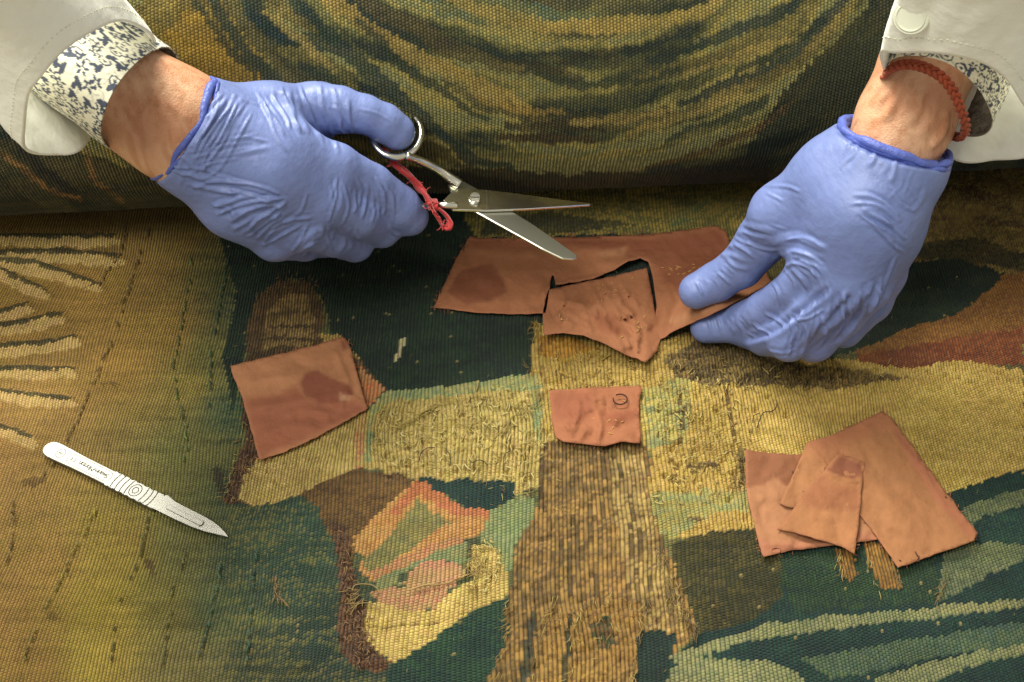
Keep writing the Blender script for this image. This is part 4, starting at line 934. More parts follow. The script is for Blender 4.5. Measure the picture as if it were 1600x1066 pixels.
# ------------------------------------------------------------------ implicit surfaces for hands and arms
def sdf_mesh(groups, res, pad=1.0, kk=.45):
    """groups: list of (blend, [chain, ...]) ; a chain is a list of (xyz, r[, flatten]) joints"""
    allp = [(p, r) for g in groups for ch in g[1] for p, r in ch]
    lo_ = np.min([p-r for p, r in allp], 0)-pad; hi = np.max([p+r for p, r in allp], 0)+pad
    ns = np.ceil((hi-lo_)/res).astype(int)+1
    gx = (lo_[0]+np.arange(ns[0])*res).astype(np.float32)[:, None, None]; gy = (lo_[1]+np.arange(ns[1])*res).astype(np.float32)[None, :, None]; gz = (lo_[2]+np.arange(ns[2])*res).astype(np.float32)[None, None, :]
    D = np.full(ns, 5.0, np.float32)
    def smin(a_, b_, k):
        h = np.maximum(k-np.abs(a_-b_), 0)/k; return np.minimum(a_, b_)-h*h*k*.25
    def cap(p, q, r1, r2):
        # work only in a box
        m = max(r1, r2)+2.2
        l = np.maximum(np.floor((np.minimum(p, q)-m-lo_)/res).astype(int), 0); u_ = np.minimum(np.ceil((np.maximum(p, q)+m-lo_)/res).astype(int)+1, ns)
        sl = tuple(slice(l[k], u_[k]) for k in range(3))
        X_ = gx[sl[0]]-p[0]; Y_ = gy[:, sl[1]]-p[1]; Z_ = gz[:, :, sl[2]]-p[2]; d = (q-p).astype(np.float32); L2 = float(d @ d)+1e-9
        t_ = np.clip((X_*d[0]+Y_*d[1]+Z_*d[2])/L2, 0, 1)
        return sl, np.sqrt((X_-t_*d[0])**2+(Y_-t_*d[1])**2+(Z_-t_*d[2])**2)-(r1+(r2-r1)*t_)
    for blend, chains in groups:
        G = np.full(ns, 5.0, np.float32)
        for ch in chains:
            for (p, r1), (q, r2) in zip(ch[:-1], ch[1:]):
                sl, d = cap(np.array(p), np.array(q), r1, r2); G[sl] = smin(G[sl], d, blend)
        D = smin(D, G, kk)
    return D, lo_
def nets(D, org, h):
    Sg_ = D < 0; nx, ny, nz = D.shape
    c = [Sg_[a_:nx-1+a_, b_:ny-1+b_, d_:nz-1+d_] for a_ in (0, 1) for b_ in (0, 1) for d_ in (0, 1)]
    cnt = sum(x.astype(np.int8) for x in c); act = (cnt > 0) & (cnt < 8); I = np.argwhere(act)
    idx = -np.ones(act.shape, np.int64); idx[act] = np.arange(len(I))
    acc = np.zeros((len(I), 3)); num = np.zeros(len(I))
    cor = [(a_, b_, d_) for a_ in (0, 1) for b_ in (0, 1) for d_ in (0, 1)]
    val = {q: D[I[:, 0]+q[0], I[:, 1]+q[1], I[:, 2]+q[2]].astype(float) for q in cor}
    for q in cor:
        for ax_ in range(3):
            if q[ax_] == 0:
                q2 = list(q); q2[ax_] = 1; q2 = tuple(q2); a_, b_ = val[q], val[q2]; m = (a_ < 0) != (b_ < 0)
                t_ = np.where(m, a_/(a_-b_+1e-12), 0); p = np.tile(np.array(q, float), (len(I), 1)); p[:, ax_] += t_
                acc[m] += p[m]; num[m] += 1
    V = org+(I+acc/num[:, None])*h; F = []
    for ax_ in range(3):
        o1, o2 = [(1, 2), (2, 0), (0, 1)][ax_]
        sl0 = [slice(None)]*3; sl1 = [slice(None)]*3; sl0[ax_] = slice(0, -1); sl1[ax_] = slice(1, None)
        A_ = Sg_[tuple(sl0)]; B_ = Sg_[tuple(sl1)]; E = np.argwhere(A_ != B_)
        ok = (E[:, o1] > 0) & (E[:, o2] > 0) & (E[:, o1] < idx.shape[o1]) & (E[:, o2] < idx.shape[o2]); E = E[ok]; s_ = A_[tuple(E.T)]
        def g(d1_, d2_):
            e = E.copy(); e[:, o1] -= d1_; e[:, o2] -= d2_; return idx[tuple(e.T)]
        Q = np.stack([g(1, 1), g(0, 1), g(0, 0), g(1, 0)], 1); Q[~s_] = Q[~s_][:, ::-1]; F.append(Q)
    return V, np.concatenate(F)
def vnorm(V, F):
    n = np.cross(V[F[:, 2]]-V[F[:, 0]], V[F[:, 3]]-V[F[:, 1]]); N = np.zeros_like(V)
    for k in range(4): np.add.at(N, F[:, k], n)
    return N/(np.linalg.norm(N, axis=1)[:, None]+1e-9)
def smooth(V, F, it=2, lam=.5):
    for _ in range(it):
        A_ = np.zeros_like(V); c = np.zeros(len(V))
        for a_, b_ in ((0, 1), (1, 2), (2, 3), (3, 0)):
            np.add.at(A_, F[:, a_], V[F[:, b_]]); np.add.at(A_, F[:, b_], V[F[:, a_]]); np.add.at(c, F[:, a_], 1); np.add.at(c, F[:, b_], 1)
        V = V+(A_/c[:, None]-V)*lam
    return V
def J(u, v, z, rpx): return (at(u, v, z), rpx*float(depth(u, v, z))/FPX)
def creases(V, N, L):
    u, v = pix(V); vd = CAM-V; vd /= np.linalg.norm(vd, axis=1)[:, None]; face = np.clip((np.sum(N*vd, 1)-.05)*4, 0, 1)
    H = np.zeros(len(V))
    for pts, wd, h in L:
        c = catmull([(x, y) for x, y in pts], 5) if len(pts) > 2 else np.array(pts, float)
        wd = max(wd, 2.0)
        m = (u > c[:, 0].min()-5*wd) & (u < c[:, 0].max()+5*wd) & (v > c[:, 1].min()-5*wd) & (v < c[:, 1].max()+5*wd)
        d, t_ = pdist(u[m], v[m], c)
        H[m] += h*(np.exp(-(d/wd)**2)-.45*np.exp(-((d-2.1*wd)/wd)**2))*np.clip(np.minimum(t_, 1-t_)*6, 0, 1)
    return V+N*(H*face)[:, None]

person = empty('person', tuple(at(800, -200, 30)))
tag(person, 'person in white lab coat and floral shirt, blue-gloved hands working over the tapestry', 'person')
PO = np.array(person.location)
def pm(name, V, F, m, parent=person, col=None, smooth_=True): return mesh_np(name, V-PO, F, m, parent, col, smooth_)

# ---- left-hand glove (in the photo)
def fing(*js): return [J(*j) for j in js]
gl_palm = [fing((300,203,18.2,84),(330,212,17.6,78)), fing((320,178,18,48),(420,182,16.8,46),(500,172,15,44)),
  fing((320,205,18,62),(430,235,16.6,50),(522,262,14.6,38)), fing((310,220,17.8,60),(420,275,15.8,48),(506,312,13.4,38)),
  fing((300,230,17.4,56),(395,305,14.4,46),(470,352,11.8,38)), fing((288,246,17,42),(360,322,13.4,38),(428,372,10.6,35)),
  fing((380,200,14.5,40),(470,240,12.5,40)), fing((350,260,14,50),(450,320,11,46))]
gl_f = [fing((495,170,16,42),(530,172,15.8,36),(570,179,15.4,29),(600,192,14.6,29),(620,206,13.8,29)),
  fing((522,262,14.6,38),(580,290,12.4,33),(622,324,10,34),(638,338,9,31)), fing((630,336,9,29),(606,348,6,27)),
  fing((506,312,13.4,38),(560,338,11,33),(596,356,8.4,29),(600,360,6.8,26)), fing((596,356,8.4,27),(570,362,4.8,25)),
  fing((470,352,11.8,38),(520,368,9.4,33),(554,380,7.4,28)), fing((554,380,7.4,27),(538,382,4.4,25)),
  fing((428,372,10.6,35),(475,376,8,32),(508,374,6.8,27)), fing((508,374,6.8,27),(500,372,4.4,24))]
D, org = sdf_mesh([(1.6, gl_palm), (.35, [gl_f[0]]), (.3, [gl_f[1]]), (.3, [gl_f[2]]), (.3, [gl_f[3]]), (.3, [gl_f[4]]), (.3, [gl_f[5]]), (.3, [gl_f[6]]), (.3, [gl_f[7]]), (.3, [gl_f[8]])], .12, kk=.42)
def cutplane(D, org, res, p, n):
    nx, ny, nz = D.shape
    d = ((org[0]+np.arange(nx)*res-p[0])*n[0])[:, None, None]+((org[1]+np.arange(ny)*res-p[1])*n[1])[None, :, None]+((org[2]+np.arange(nz)*res-p[2])*n[2])[None, None, :]
    return np.maximum(D, d.astype(np.float32))
wl = at(291, 203, 18.2); el = at(140, 112, 22.5); axl = (el-wl)/np.linalg.norm(el-wl)
D = cutplane(D, org, .12, wl, axl)
V, F = nets(D, org, .12); V = smooth(V, F, 3); N = vnorm(V, F)
V = V+N*(.14*(fbm(V[:, 0]*.55+V[:, 2]*.3, V[:, 1]*.55, 101, 3)-.5))[:, None]
def fam(A, B, n, wd, h, seed):
    r = random.Random(seed); out = []; A = catmull(A, 5) if len(A) > 2 else np.array(A, float); B = catmull(B, 5) if len(B) > 2 else np.array(B, float)
    for k in range(n):
        f = min(max((k+r.uniform(-.1, .9))/n, 0), 1); P = A*(1-f)+B*f; a = r.uniform(0, .35); b = r.uniform(.65, 1); m = len(P)
        ia, ib = int(a*(m-1)), int(round(b*(m-1)))
        if ib-ia < 3: continue
        Q = P[ia:ib+1:2]+np.array([[r.gauss(0, 1.6), r.gauss(0, 1.6)] for _ in P[ia:ib+1:2]])
        if len(Q) > 2: out.append(([tuple(x) for x in Q], wd*r.uniform(.8, 2.2), h*r.uniform(.3, 1.15)))
    return out
CL = fam([(398,138),(425,180),(455,232)], [(540,150),(548,185),(552,215)], 14, 2.4, .12, 1)+fam([(345,145),(300,200),(258,275)], [(392,150),(350,225),(310,285)], 16, 1.8, .09, 2) \
  +fam([(325,325),(380,308),(445,305)], [(405,392),(428,365),(460,340)], 13, 2.2, .15, 3)+fam([(262,255),(330,270),(420,292)], [(300,300),(340,300),(400,312)], 6, 2.0, .12, 4) \
  +fam([(518,268),(518,300),(510,335)], [(608,292),(614,318),(604,350)], 14, 1.8, .07, 5)+fam([(450,398),(475,372),(500,350)], [(572,394),(566,374),(558,352)], 9, 2.0, .10, 6)+fam([(290,235),(340,215),(400,200)], [(300,262),(360,250),(430,240)], 6, 2, .06, 7)
CL += [(a_, b_*.55, c_*.75) for a_, b_, c_ in [([(345,150),(330,190),(310,220),(300,250)],3,.14),([(372,155),(350,205),(330,235)],3.5,.14),([(352,185),(322,240),(318,270)],3,.14),([(395,175),(372,215),(345,262),(318,280)],3.5,.12),
 ([(275,235),(300,260),(310,275)],3,.12),([(260,262),(290,272),(318,262),(340,250)],3,.1),([(300,295),(330,285),(372,285),(420,296),(448,312)],4,.16),([(330,300),(380,302),(430,318)],3.5,.14),([(450,312),(425,330),(400,345),(385,365)],4,.2),([(440,330),(412,352),(385,372)],3.5,.2),
 ([(360,348),(385,330),(420,318)],3.5,.16),([(420,360),(450,345),(490,340)],4,.14),([(410,385),(440,368),(470,352)],3.5,.16),([(455,395),(470,375),(480,352)],3.5,.14),([(400,140),(420,180),(432,212),(450,240)],4,.13),([(440,135),(452,175),(470,210)],4,.11),([(468,130),(480,170),(500,215)],4,.13),
 ([(500,128),(505,170),(520,210),(530,240)],5,.12),([(520,135),(530,165),(545,195)],4,.12),([(545,155),(546,190),(552,215)],4,.1),([(350,140),(390,160),(430,165)],3,.07),([(515,290),(520,320),(512,350)],3,.1),([(535,285),(545,320),(535,352)],3,.1),([(555,275),(570,310),(565,345)],3,.1),
 ([(585,275),(600,305),(598,340)],3,.12),([(600,285),(615,315),(612,350)],2.5,.1),([(575,300),(585,325),(580,350)],2.5,.08),([(465,400),(480,385),(500,378)],3,.12),([(515,350),(512,375),(520,392)],3.5,.12),([(608,350),(612,362),(626,370)],3,.14),([(560,370),(575,388)],3,.1),
 ([(285,240),(330,232),(365,222)],2.5,.08),([(345,225),(385,215),(420,222)],2.5,.07),([(300,205),(325,170),(350,145)],2.5,.1),([(270,255),(285,275),(280,290)],2.5,.1),([(560,170),(590,178),(610,190)],3,.05),([(330,320),(355,325),(370,345)],3,.12),([(480,300),(470,330),(440,350)],4,.08)]]
V = creases(V, N, CL)
glove = pm('glove', V, F, M_GLOVE); glove['label'] = 'blue nitrile glove closed round the scissor handles'
# rolled rim
def rim(cen, axis, half, depthr, npt, rad, name, parent, seed, skew=0, extra=0):
    vd = CAM-cen; vd /= np.linalg.norm(vd); e2 = vd-(vd @ axis)*axis; e2 /= np.linalg.norm(e2); e1 = np.cross(axis, e2)
    b = MB()
    t_ = np.linspace(0, 2*math.pi, npt, endpoint=False)
    for q in range(3):
        rr = 1+.03*q
        n1 = vnoise(t_*3+q*9, t_*0, seed+q); n2 = vnoise(t_*5+q*7, t_*0, seed+5+q); blend = np.clip(np.minimum(t_, 2*math.pi-t_)*2, 0, 1)
        n1 = n1*blend; n2 = n2*blend
        pp = cen+axis*((n1-.5)*.5*blend+(q-1)*.22+skew*np.cos(t_))[:, None]+e1*(np.cos(t_)*half*rr*(1+.05*(n2-.5)))[:, None]+e2*(np.sin(t_)*depthr*rr*(1+.06*(n2-.5)))[:, None]
        Vt, Ft = tube(pp, rad*(.7+.9*n1), 10, closed=True, flat=1.0); b.add(Vt, Ft)
    V = np.concatenate(b.V); F = np.concatenate(b.F)
    return pm(name, V, F, M_RIM, parent)
rim(wl+axl*.05, axl, 3.45, 3.12, 90, .19, 'rolled_cuff', glove, 5)

# ---- right-hand glove (in the photo)
gr_palm = [fing((1396,230,17.4,80),(1375,255,16.6,78)), fing((1372,222,17.2,52),(1300,275,15,56),(1222,335,11.6,46)),
  fing((1385,240,17,60),(1330,320,14.6,58),(1282,405,11.2,44)), fing((1398,250,17,56),(1350,340,14.4,56),(1322,438,10.6,42)),
  fing((1410,260,16.6,52),(1372,350,13.6,50),(1352,446,9.6,40)), fing((1424,275,16,40),(1392,360,12.4,40),(1375,425,8.8,40)),
  fing((1300,330,12,55),(1280,360,9.5,45)), fing((1350,350,11,55),(1330,410,8,45)), fing((1225,340,11.4,44),(1272,388,10.4,36))]
gr_f = [fing((1222,335,11.6,46),(1192,374,9.2,40),(1158,416,6.6,34),(1120,440,4.9,31),(1088,455,4.2,28)),
  fing((1282,405,11.2,42),(1245,450,8.6,32),(1200,486,5.2,33)), fing((1200,486,5.2,32),(1152,506,2.2,29),(1104,512,1.4,25)),
  fing((1322,438,10.6,42),(1275,485,8.2,36),(1232,530,5.2,34)), fing((1232,530,5.2,33),(1195,528,3.0,28),(1165,518,1.6,25)),
  fing((1352,446,9.6,40),(1315,490,7.2,36),(1272,532,4.6,33)), fing((1272,532,4.6,32),(1235,528,2.2,27)),
  fing((1375,425,8.8,40),(1358,470,6.6,35),(1318,512,4.4,30)), fing((1318,512,4.4,29),(1285,520,2.4,25))]
D, org = sdf_mesh([(1.6, gr_palm)]+[(.3, [x]) for x in gr_f], .12, kk=.42)
wr = at(1398, 226, 17.4); er = at(1452, 95, 22.5); axr = (er-wr)/np.linalg.norm(er-wr)
cn = axr-.28*np.array([0, 0, 0]); 
D = cutplane(D, org, .12, wr, axr)
V, F = nets(D, org, .12); V = smooth(V, F, 3); N = vnorm(V, F)
V = V+N*(.12*(fbm(V[:, 0]*.5, V[:, 1]*.5+V[:, 2]*.3, 111, 3)-.5))[:, None]
CL += [([(520,295),(560,318),(600,345),(628,362)],4.5,-.16),([(500,335),(540,362),(585,386)],4.5,-.2),([(468,366),(500,388),(530,404)],4,-.18)]
CR = fam([(1158,350),(1182,354),(1220,362)], [(1118,400),(1140,412),(1165,432)], 12, 1.8, .08, 11)+fam([(1198,370),(1240,366),(1290,384)], [(1214,425),(1250,406),(1305,440)], 9, 2.2, .09, 12) \
  +fam([(1220,412),(1242,435),(1260,470)], [(1250,404),(1285,418),(1302,448)], 9, 1.8, .08, 13)+fam([(1230,478),(1238,520),(1212,568)], [(1392,425),(1376,470),(1350,510)], 18, 2.4, .15, 14) \
  +fam([(1326,296),(1370,308),(1412,332)], [(1346,345),(1385,372),(1418,400)], 9, 2.4, .11, 15)+fam([(1330,195),(1325,225),(1300,255)], [(1455,290),(1445,320),(1420,350)], 12, 2, .06, 16)+fam([(1082,440),(1090,452),(1096,470)], [(1130,415),(1140,430),(1150,450)], 6, 1.5, .05, 17)+fam([(1100,490),(1108,505),(1112,525)], [(1170,490),(1180,510),(1185,540)], 8, 1.8, .07, 18)
CR += [(a_, b_*.55, c_*.75) for a_, b_, c_ in [([(1160,362),(1175,366),(1195,372)],3,.1),([(1165,378),(1185,388),(1215,392)],3,.12),([(1150,385),(1165,392),(1180,405)],3,.1),([(1230,375),(1260,372),(1290,388)],3.5,.12),([(1235,392),(1265,400),(1290,418)],3,.1),
 ([(1120,425),(1135,438),(1142,445)],2.5,.1),([(1088,440),(1098,462)],2.5,.1),([(1130,412),(1148,428)],2.5,.08),([(1210,430),(1238,412),(1262,420),(1280,436)],4,.14),([(1205,440),(1215,455),(1220,480)],3,.12),([(1222,418),(1240,440),(1246,468)],3,.1),
 ([(1175,505),(1190,515),(1205,525)],3.5,.14),([(1170,520),(1178,528)],3,.12),([(1195,490),(1215,500),(1225,515)],4,.16),([(1232,490),(1240,520),(1230,560)],4,.22),([(1232,488),(1255,500),(1290,482)],3.5,.14),([(1255,505),(1262,530),(1250,558)],4,.16),([(1280,490),(1290,515),(1278,545)],4,.16),
 ([(1308,470),(1318,500),(1305,528)],4,.18),([(1318,460),(1330,495),(1318,515)],3.5,.18),([(1345,455),(1352,480),(1340,500)],4,.14),([(1370,450),(1378,470),(1365,490)],4,.14),([(1378,340),(1400,360),(1416,375)],4,.14),([(1360,345),(1390,378),(1412,395)],4,.16),([(1330,318),(1370,320),(1400,345)],4,.12),
 ([(1395,300),(1412,322),(1430,330)],4,.12),([(1350,300),(1385,318),(1405,340)],3.5,.1),([(1300,200),(1340,215),(1385,220)],3,.08),([(1190,290),(1230,292),(1250,300)],4,.1),([(1195,300),(1225,315)],3,.08),([(1420,290),(1440,320)],3,.1),([(1390,290),(1420,320)],3,.08),([(1120,485),(1128,520)],2.5,.08),([(1105,492),(1112,515)],2.5,.08),
 ([(1400,400),(1385,440),(1375,470)],4,.14),([(1290,440),(1300,470),(1290,490)],3.5,.1),([(1200,548),(1225,552),(1245,545)],3,.1),([(1230,360),(1200,350)],3,.06)]]
CR += [([(1300,446),(1245,490),(1205,518),(1160,532)],4.5,-.2),([(1335,460),(1290,508),(1258,548)],4.5,-.22),([(1362,458),(1332,500),(1302,538)],4,-.18)]
V = creases(V, N, CR)
gloveR = pm('glove', V, F, M_GLOVE); gloveR['label'] = 'blue nitrile glove pinching the cut cloth between thumb and finger'
rim(wr+axr*.1, axr, 3.35, 3.0, 90, .22, 'rolled_cuff', gloveR, 25, skew=0)
rim(wr-axr*.55, axr, 3.5, 3.1, 90, .12, 'rolled_cuff', gloveR, 35, skew=.25)

rim(wr-axr*.95, axr, 3.52, 3.12, 90, .08, 'rolled_cuff', gloveR, 45, skew=-.2)
rim(wl-axl*.45, axl, 3.55, 3.16, 90, .08, 'rolled_cuff', glove, 55, skew=.2)
# ---- forearms
def skin(chains, cr, seed, a_, b_):
    D, org = sdf_mesh([(1.2, chains)], .17, kk=.3); V, F = nets(D, org, .17); V = smooth(V, F, 2); N = vnorm(V, F); V = creases(V, N, cr)
    q = fbm(V[:, 0]*.7, V[:, 1]*.7+V[:, 2]*.4, seed); h = fbm(V[:, 0]*3, V[:, 1]*3, seed+3, 3)
    k = np.clip((q-.5)*3+.5, 0, 1)[:, None]; c = s2l((212,166,132))*(1-k)+s2l((198,142,108))*k
    k = np.clip((h-.52)*3, 0, .5)[:, None]; c = c*(1-k)+s2l((176,116,78))*k
    fr_ = (hash2(np.round(V[:, 0]*4), np.round(V[:, 1]*4), seed+9) > .985)[:, None]*.25; c = c*(1-fr_)+s2l((130,74,44))*fr_
    return pm('forearm', V, F, M_SKIN, person, c)
skin([fing((120,100,23.4,60),(200,145,20.8,74),(270,190,18.8,80),(325,220,17.4,68)), fing((200,115,21,40),(310,165,18.4,44)), fing((180,180,20.4,40),(270,240,17.6,44))],
     [([(215,115),(240,140),(255,180),(250,220)],5,.06),([(250,130),(235,160),(215,190)],4,.06),([(190,175),(215,205),(235,235)],5,-.1),([(270,160),(290,190)],6,.08),([(205,150),(240,165)],4,-.08)], 201, 0, 0)
skin([fing((1490,-10,26,66),(1450,100,22,68),(1415,185,18.8,70),(1385,250,16.8,66))],
     [([(1410,130),(1395,165),(1380,190)],6,.16),([(1455,140),(1445,180),(1425,205)],6,-.14),([(1478,170),(1475,205),(1450,235)],5,.16),([(1435,120),(1425,150)],5,.08),([(1390,140),(1375,160)],4,.08)], 211, 0, 0)

# ---- sleeves and shirt cuffs
def loft(rings, per=8, nl=14, thick=.16, uvfun=None, foldn=0, seed=0, m=None, name='', parent=person, wob=.0, hem=0):
    Rg = [catmull([at(u, v, z) for u, v, z in r], per, closed=True) for r in rings]
    n = len(Rg[0]); Rg = np.array(Rg); L = []
    for i_ in range(len(Rg)-1):
        for t_ in np.linspace(0, 1, nl, endpoint=False):
            a_ = Rg[max(i_-1, 0)]; b_ = Rg[i_]; c_ = Rg[i_+1]; d_ = Rg[min(i_+2, len(Rg)-1)]
            L.append(0.5*((2*b_)+(-a_+c_)*t_+(2*a_-5*b_+4*c_-d_)*t_*t_+(-a_+3*b_-3*c_+d_)*t_**3))
    L.append(Rg[-1]); G = np.array(L); mrows = len(G)
    T = np.roll(G, -1, 1)-np.roll(G, 1, 1); U = np.gradient(G, axis=0); N = np.cross(T, U); N /= np.linalg.norm(N, axis=2)[..., None]+1e-9
    if np.mean(np.sum((G-G.mean(1, keepdims=True))*N, 2)) < 0: N = -N
    aa = np.arange(n)/n*2*math.pi; rr = np.arange(mrows)
    A_, B_ = np.meshgrid(aa, rr)
    if wob:
        w_ = wob*(fbm(3+np.cos(A_)*2+B_*.06, 5+np.sin(A_)*2+B_*.05, seed)-.5)*2*np.clip(B_/6, .15, 1)
        G = G+N*w_[..., None]
    if hem: G = G+N*(hem*np.exp(-((B_-hem*0-5)/1.0)**2)*-1)[..., None]
    In = G-N*thick
    Vv = np.concatenate([G.reshape(-1, 3), In.reshape(-1, 3)]); off = mrows*n
    F = []
    for r_ in range(mrows-1):
        k = np.arange(n); k2 = (k+1) % n
        F.append(np.stack([r_*n+k, r_*n+k2, (r_+1)*n+k2, (r_+1)*n+k], 1)); F.append(np.stack([off+r_*n+k2, off+r_*n+k, off+(r_+1)*n+k, off+(r_+1)*n+k2], 1))
    k = np.arange(n); k2 = (k+1) % n
    F.append(np.stack([k2, k, off+k, off+k2], 1)); e = (mrows-1)*n; F.append(np.stack([e+k, e+k2, off+e+k2, off+e+k], 1))
    F = np.concatenate(F)
    col = uvfun(G, Vv) if uvfun else None
    return pm(name, Vv, F, m, parent, col), G, N
def shift(r, du, dv, dz, sc=1.0):
    c = np.mean(np.array(r), 0); return [(c[0]+(u-c[0])*sc+du, c[1]+(v-c[1])*sc+dv, c[2]+(z-c[2])*sc+dz) for u, v, z in r]
def floral(G, Vv):
    """navy flowers and leaves printed on cream; drawn in the cloth's own coordinates"""
    mrows, n, _ = G.shape
    su = np.concatenate([[0], np.cumsum(np.linalg.norm(np.diff(G[0], axis=0), axis=1))]); sv = np.concatenate([[0], np.cumsum(np.linalg.norm(np.diff(G[:, n//4], axis=0), axis=1))])
    Ug, Vg = np.meshgrid(su, sv); r = random.Random(5); K = np.zeros(Ug.shape); Gr = np.zeros(Ug.shape)
    LU, LV = su[-1], sv[-1]; cell = .80
    for a_ in range(int(LU/cell)+1):
        for b_ in range(int(LV/cell)+1):
            cx = (a_+.5+r.uniform(-.3, .3))*cell; cy = (b_+.5+r.uniform(-.3, .3))*cell; an = r.uniform(0, 6.28); kind = r.random()
            m = (np.abs(Ug-cx) < .95) & (np.abs(Vg-cy) < .95); x = (Ug[m]-cx)/1.7; y = (Vg[m]-cy)/1.7; rr = np.hypot(x, y); th = np.arctan2(y, x)+an
            if kind < .42:
                pr = .25*(.62+.38*np.cos(5*th)); s_ = (rr < pr) & (rr > .06)
            elif kind < .8:
                xx = x*math.cos(an)+y*math.sin(an); yy = -x*math.sin(an)+y*math.cos(an); s_ = ((xx/.24)**2+(yy/.10)**2 < 1)
                xx2 = xx-.05; yy2 = yy-.2; s_ |= ((xx2*.7+yy2*.7)/.16)**2+((xx2*.7-yy2*.7)/.07)**2 < 1
            else:
                s_ = np.abs(rr-.2) < .03; xx = x*math.cos(an)+y*math.sin(an); s_ |= (rr < .07)
            K[m] = np.maximum(K[m], s_)
            xx = x*math.cos(an+1)+y*math.sin(an+1); yy = -x*math.sin(an+1)+y*math.cos(an+1)
            Gr[m] = np.maximum(Gr[m], (np.abs(yy-.12*np.sin(xx*7)) < .028) & (np.abs(xx) < .42))
    c = np.tile(s2l((226,222,200)), (Ug.size, 1)); g = (Gr.ravel()*.3)[:, None]; c = c*(1-g)+s2l((96,96,92))*g
    k = K.ravel()[:, None]*.95; c = c*(1-k)+s2l((54,63,86))*k
    inn = np.tile(s2l((126, 120, 106)), (Ug.size, 1))*(1-k*.5)  # inside face coloured darker to mimic the shade within the cuff
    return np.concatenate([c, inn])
# left coat sleeve
r0 = [(244,66,23.5),(225,44,26.4),(190,33,28.4),(150,47,29.8),(100,80,30.2),(62,124,29),(44,150,27),(38,195,23.5),(40,236,20),(85,243,18.3),(124,236,17.6),(150,200,16.8),(200,150,16.8),(236,105,18.5)]
r1 = shift(r0, -70, -86, 4, 1.05); r2 = shift(r0, -150, -190, 9, 1.2)
cl, GL, NL = loft([r0, r1, r2], per=6, nl=12, thick=.18, m=M_COAT, name='coat_sleeve', wob=.35, seed=301); cl['label'] = 'white lab coat sleeve, its cuff turned open'
q0 = [(268,76,21.8),(238,80,24),(208,103,25.4),(182,135,25.8),(164,172,25),(157,205,23),(163,226,20.4),(178,234,18),(212,222,15.8),(255,170,15.4),(280,110,17)]
q1 = shift(q0, -60, -46, 1.4, 1.0); q2 = shift(q0, -130, -96, 2.8, .98)
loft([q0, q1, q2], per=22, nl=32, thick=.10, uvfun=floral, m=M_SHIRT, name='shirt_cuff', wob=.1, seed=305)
# right coat sleeve
r0 = [(1374,86,26.6),(1400,84,28),(1445,83,28.8),(1495,88,29.2),(1540,102,28.6),(1575,128,27.2),(1606,175,23.5),(1640,225,20),(1610,246,16.5),(1555,249,14.8),(1496,250,14.2),(1440,205,15),(1395,140,17.5)]
r1 = shift(r0, 32, -90, 4.5, 1.05); r2 = shift(r0, 75, -200, 10, 1.15)
crt, Gc, Nc = loft([r0, r1, r2], per=6, nl=12, thick=.18, m=M_COAT, name='coat_sleeve', wob=.3, seed=311); crt['label'] = 'white lab coat sleeve with a pale round button'
def hem_stitch(G, N, row, parent):
    b = MB(); n = G.shape[1]; g = catmull(G[row]+N[row]*.02, 6, closed=True); m = len(g); seg = np.linalg.norm(np.diff(g, axis=0), axis=1).cumsum(); q = 0
    while q < seg[-1]-.4:
        k = int(np.searchsorted(seg, q)); k2 = int(np.searchsorted(seg, q+.22)); 
        if k2 > k+1:
            Vt, Ft = tube(g[k:k2:max(1, (k2-k)//3)], .028, 5); b.add(Vt, Ft)
        q += .34
    o = pm('hem_stitch', np.concatenate(b.V), np.concatenate(b.F), M_BUTTON, parent); o['kind'] = 'stuff'
hem_stitch(GL, NL, 4, cl); hem_stitch(Gc, Nc, 4, crt)
# button on the sleeve
gu_, gv_ = pix(Gc); vd = CAM-Gc; fac = np.sum(Nc*vd, 2) > 0
dd = np.hypot(gu_-1428, gv_-28)+np.where(fac, 0, 1e6); kb = np.unravel_index(np.argmin(dd), dd.shape); bp = at(1428, 28, 0)*0
bp = Gc[kb]; bn = Nc[kb]
bn = bn/np.linalg.norm(bn)+1.5*(CAM-bp)/np.linalg.norm(CAM-bp); bn /= np.linalg.norm(bn); bt = bp+bn*.15; e1 = np.cross(bn, [0, 0, 1.0]); e1 /= np.linalg.norm(e1); e2 = np.cross(bn, e1)
V, F = slab([bt+e1*.95*math.cos(t_)+e2*.95*math.sin(t_) for t_ in np.linspace(0, 2*math.pi, 32, endpoint=False)], .4, .06)
bo = pm('button', V, F, M_BUTTON, crt, smooth_=False)
Vt, Ft = tube([bt+bn*.01+e1*.72*math.cos(t_)+e2*.72*math.sin(t_) for t_ in np.linspace(0, 2*math.pi, 32, endpoint=False)], .06, 6, closed=True); pm('button_rim', Vt, Ft, M_BUTTON, bo)
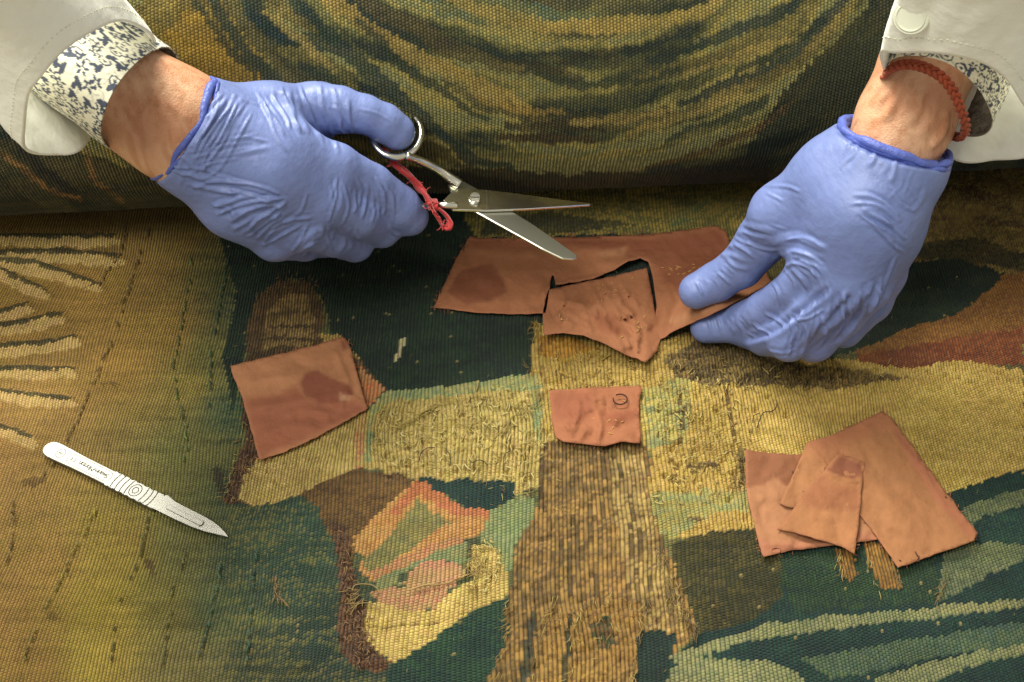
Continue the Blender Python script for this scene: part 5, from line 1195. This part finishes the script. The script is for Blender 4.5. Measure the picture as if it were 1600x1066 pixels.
# right shirt cuff
q0 = [(1378,112,21.5),(1396,92,24.4),(1438,88,26),(1488,103,26.2),(1525,135,25),(1547,172,22.6),(1551,196,20),(1538,211,18),(1512,213,16.6),(1465,200,14.6),(1410,160,14.6),(1382,122,17)]
q1 = shift(q0, 22, -52, 2.6, 1.02); q2 = shift(q0, 46, -110, 5.2, 1.04)
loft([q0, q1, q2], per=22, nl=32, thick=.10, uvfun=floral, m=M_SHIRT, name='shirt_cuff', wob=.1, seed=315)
# bracelet: three plaited rust cords and silver beads
br = MB(); cb = catmull([at(u, v, z) for u, v, z in ((1379,126,20.6),(1389,110,23),(1412,101,24.4),(1440,104,25),(1468,118,25),(1489,142,24.2),(1501,170,22.8),(1509,198,20.8),(1502,214,18.6),(1470,205,16),(1420,170,15.4),(1390,140,17))], 14, closed=True)
n = len(cb); T = np.roll(cb, -1, 0)-np.roll(cb, 1, 0); T /= np.linalg.norm(T, axis=1)[:, None]; cc = cb.mean(0); O = cb-cc; O -= np.sum(O*T, 1)[:, None]*T; O /= np.linalg.norm(O, axis=1)[:, None]; Bn = np.cross(T, O)
for k in range(3):
    ph = np.arange(n)/n*2*math.pi*12+k*2*math.pi/3; pp = cb+O*(.10*np.sin(2*ph))[:, None]+Bn*(.21*np.sin(ph))[:, None]; Vt, Ft = tube(pp, .125, 8, closed=True); br.add(Vt, Ft)
bro = br.build('bracelet', M_BRACE, None); bro.data.transform(Matrix.Translation(-Vector(PO))); bro.parent = person; bro['label'] = 'plaited rust-red cord bracelet with small silver beads'
for u, v, z in ((1381,122,21),(1376,132,20),(1380,114,21.4),(1404,104,23.3),(1375,140,19.4)):
    p = at(u, v, z); t_ = np.linspace(0, math.pi, 8); Vt, Ft = tube([p+np.array([0, 0, .17*math.cos(x)]) for x in t_[::-1]], [max(.02, .17*math.sin(x)) for x in t_], 10); pm('silver_bead', Vt, Ft, M_STEEL, bro)

tot = sum(len(o.data.loops)-2*len(o.data.polygons) for o in bpy.data.objects if o.type == 'MESH')
print('triangles', tot)
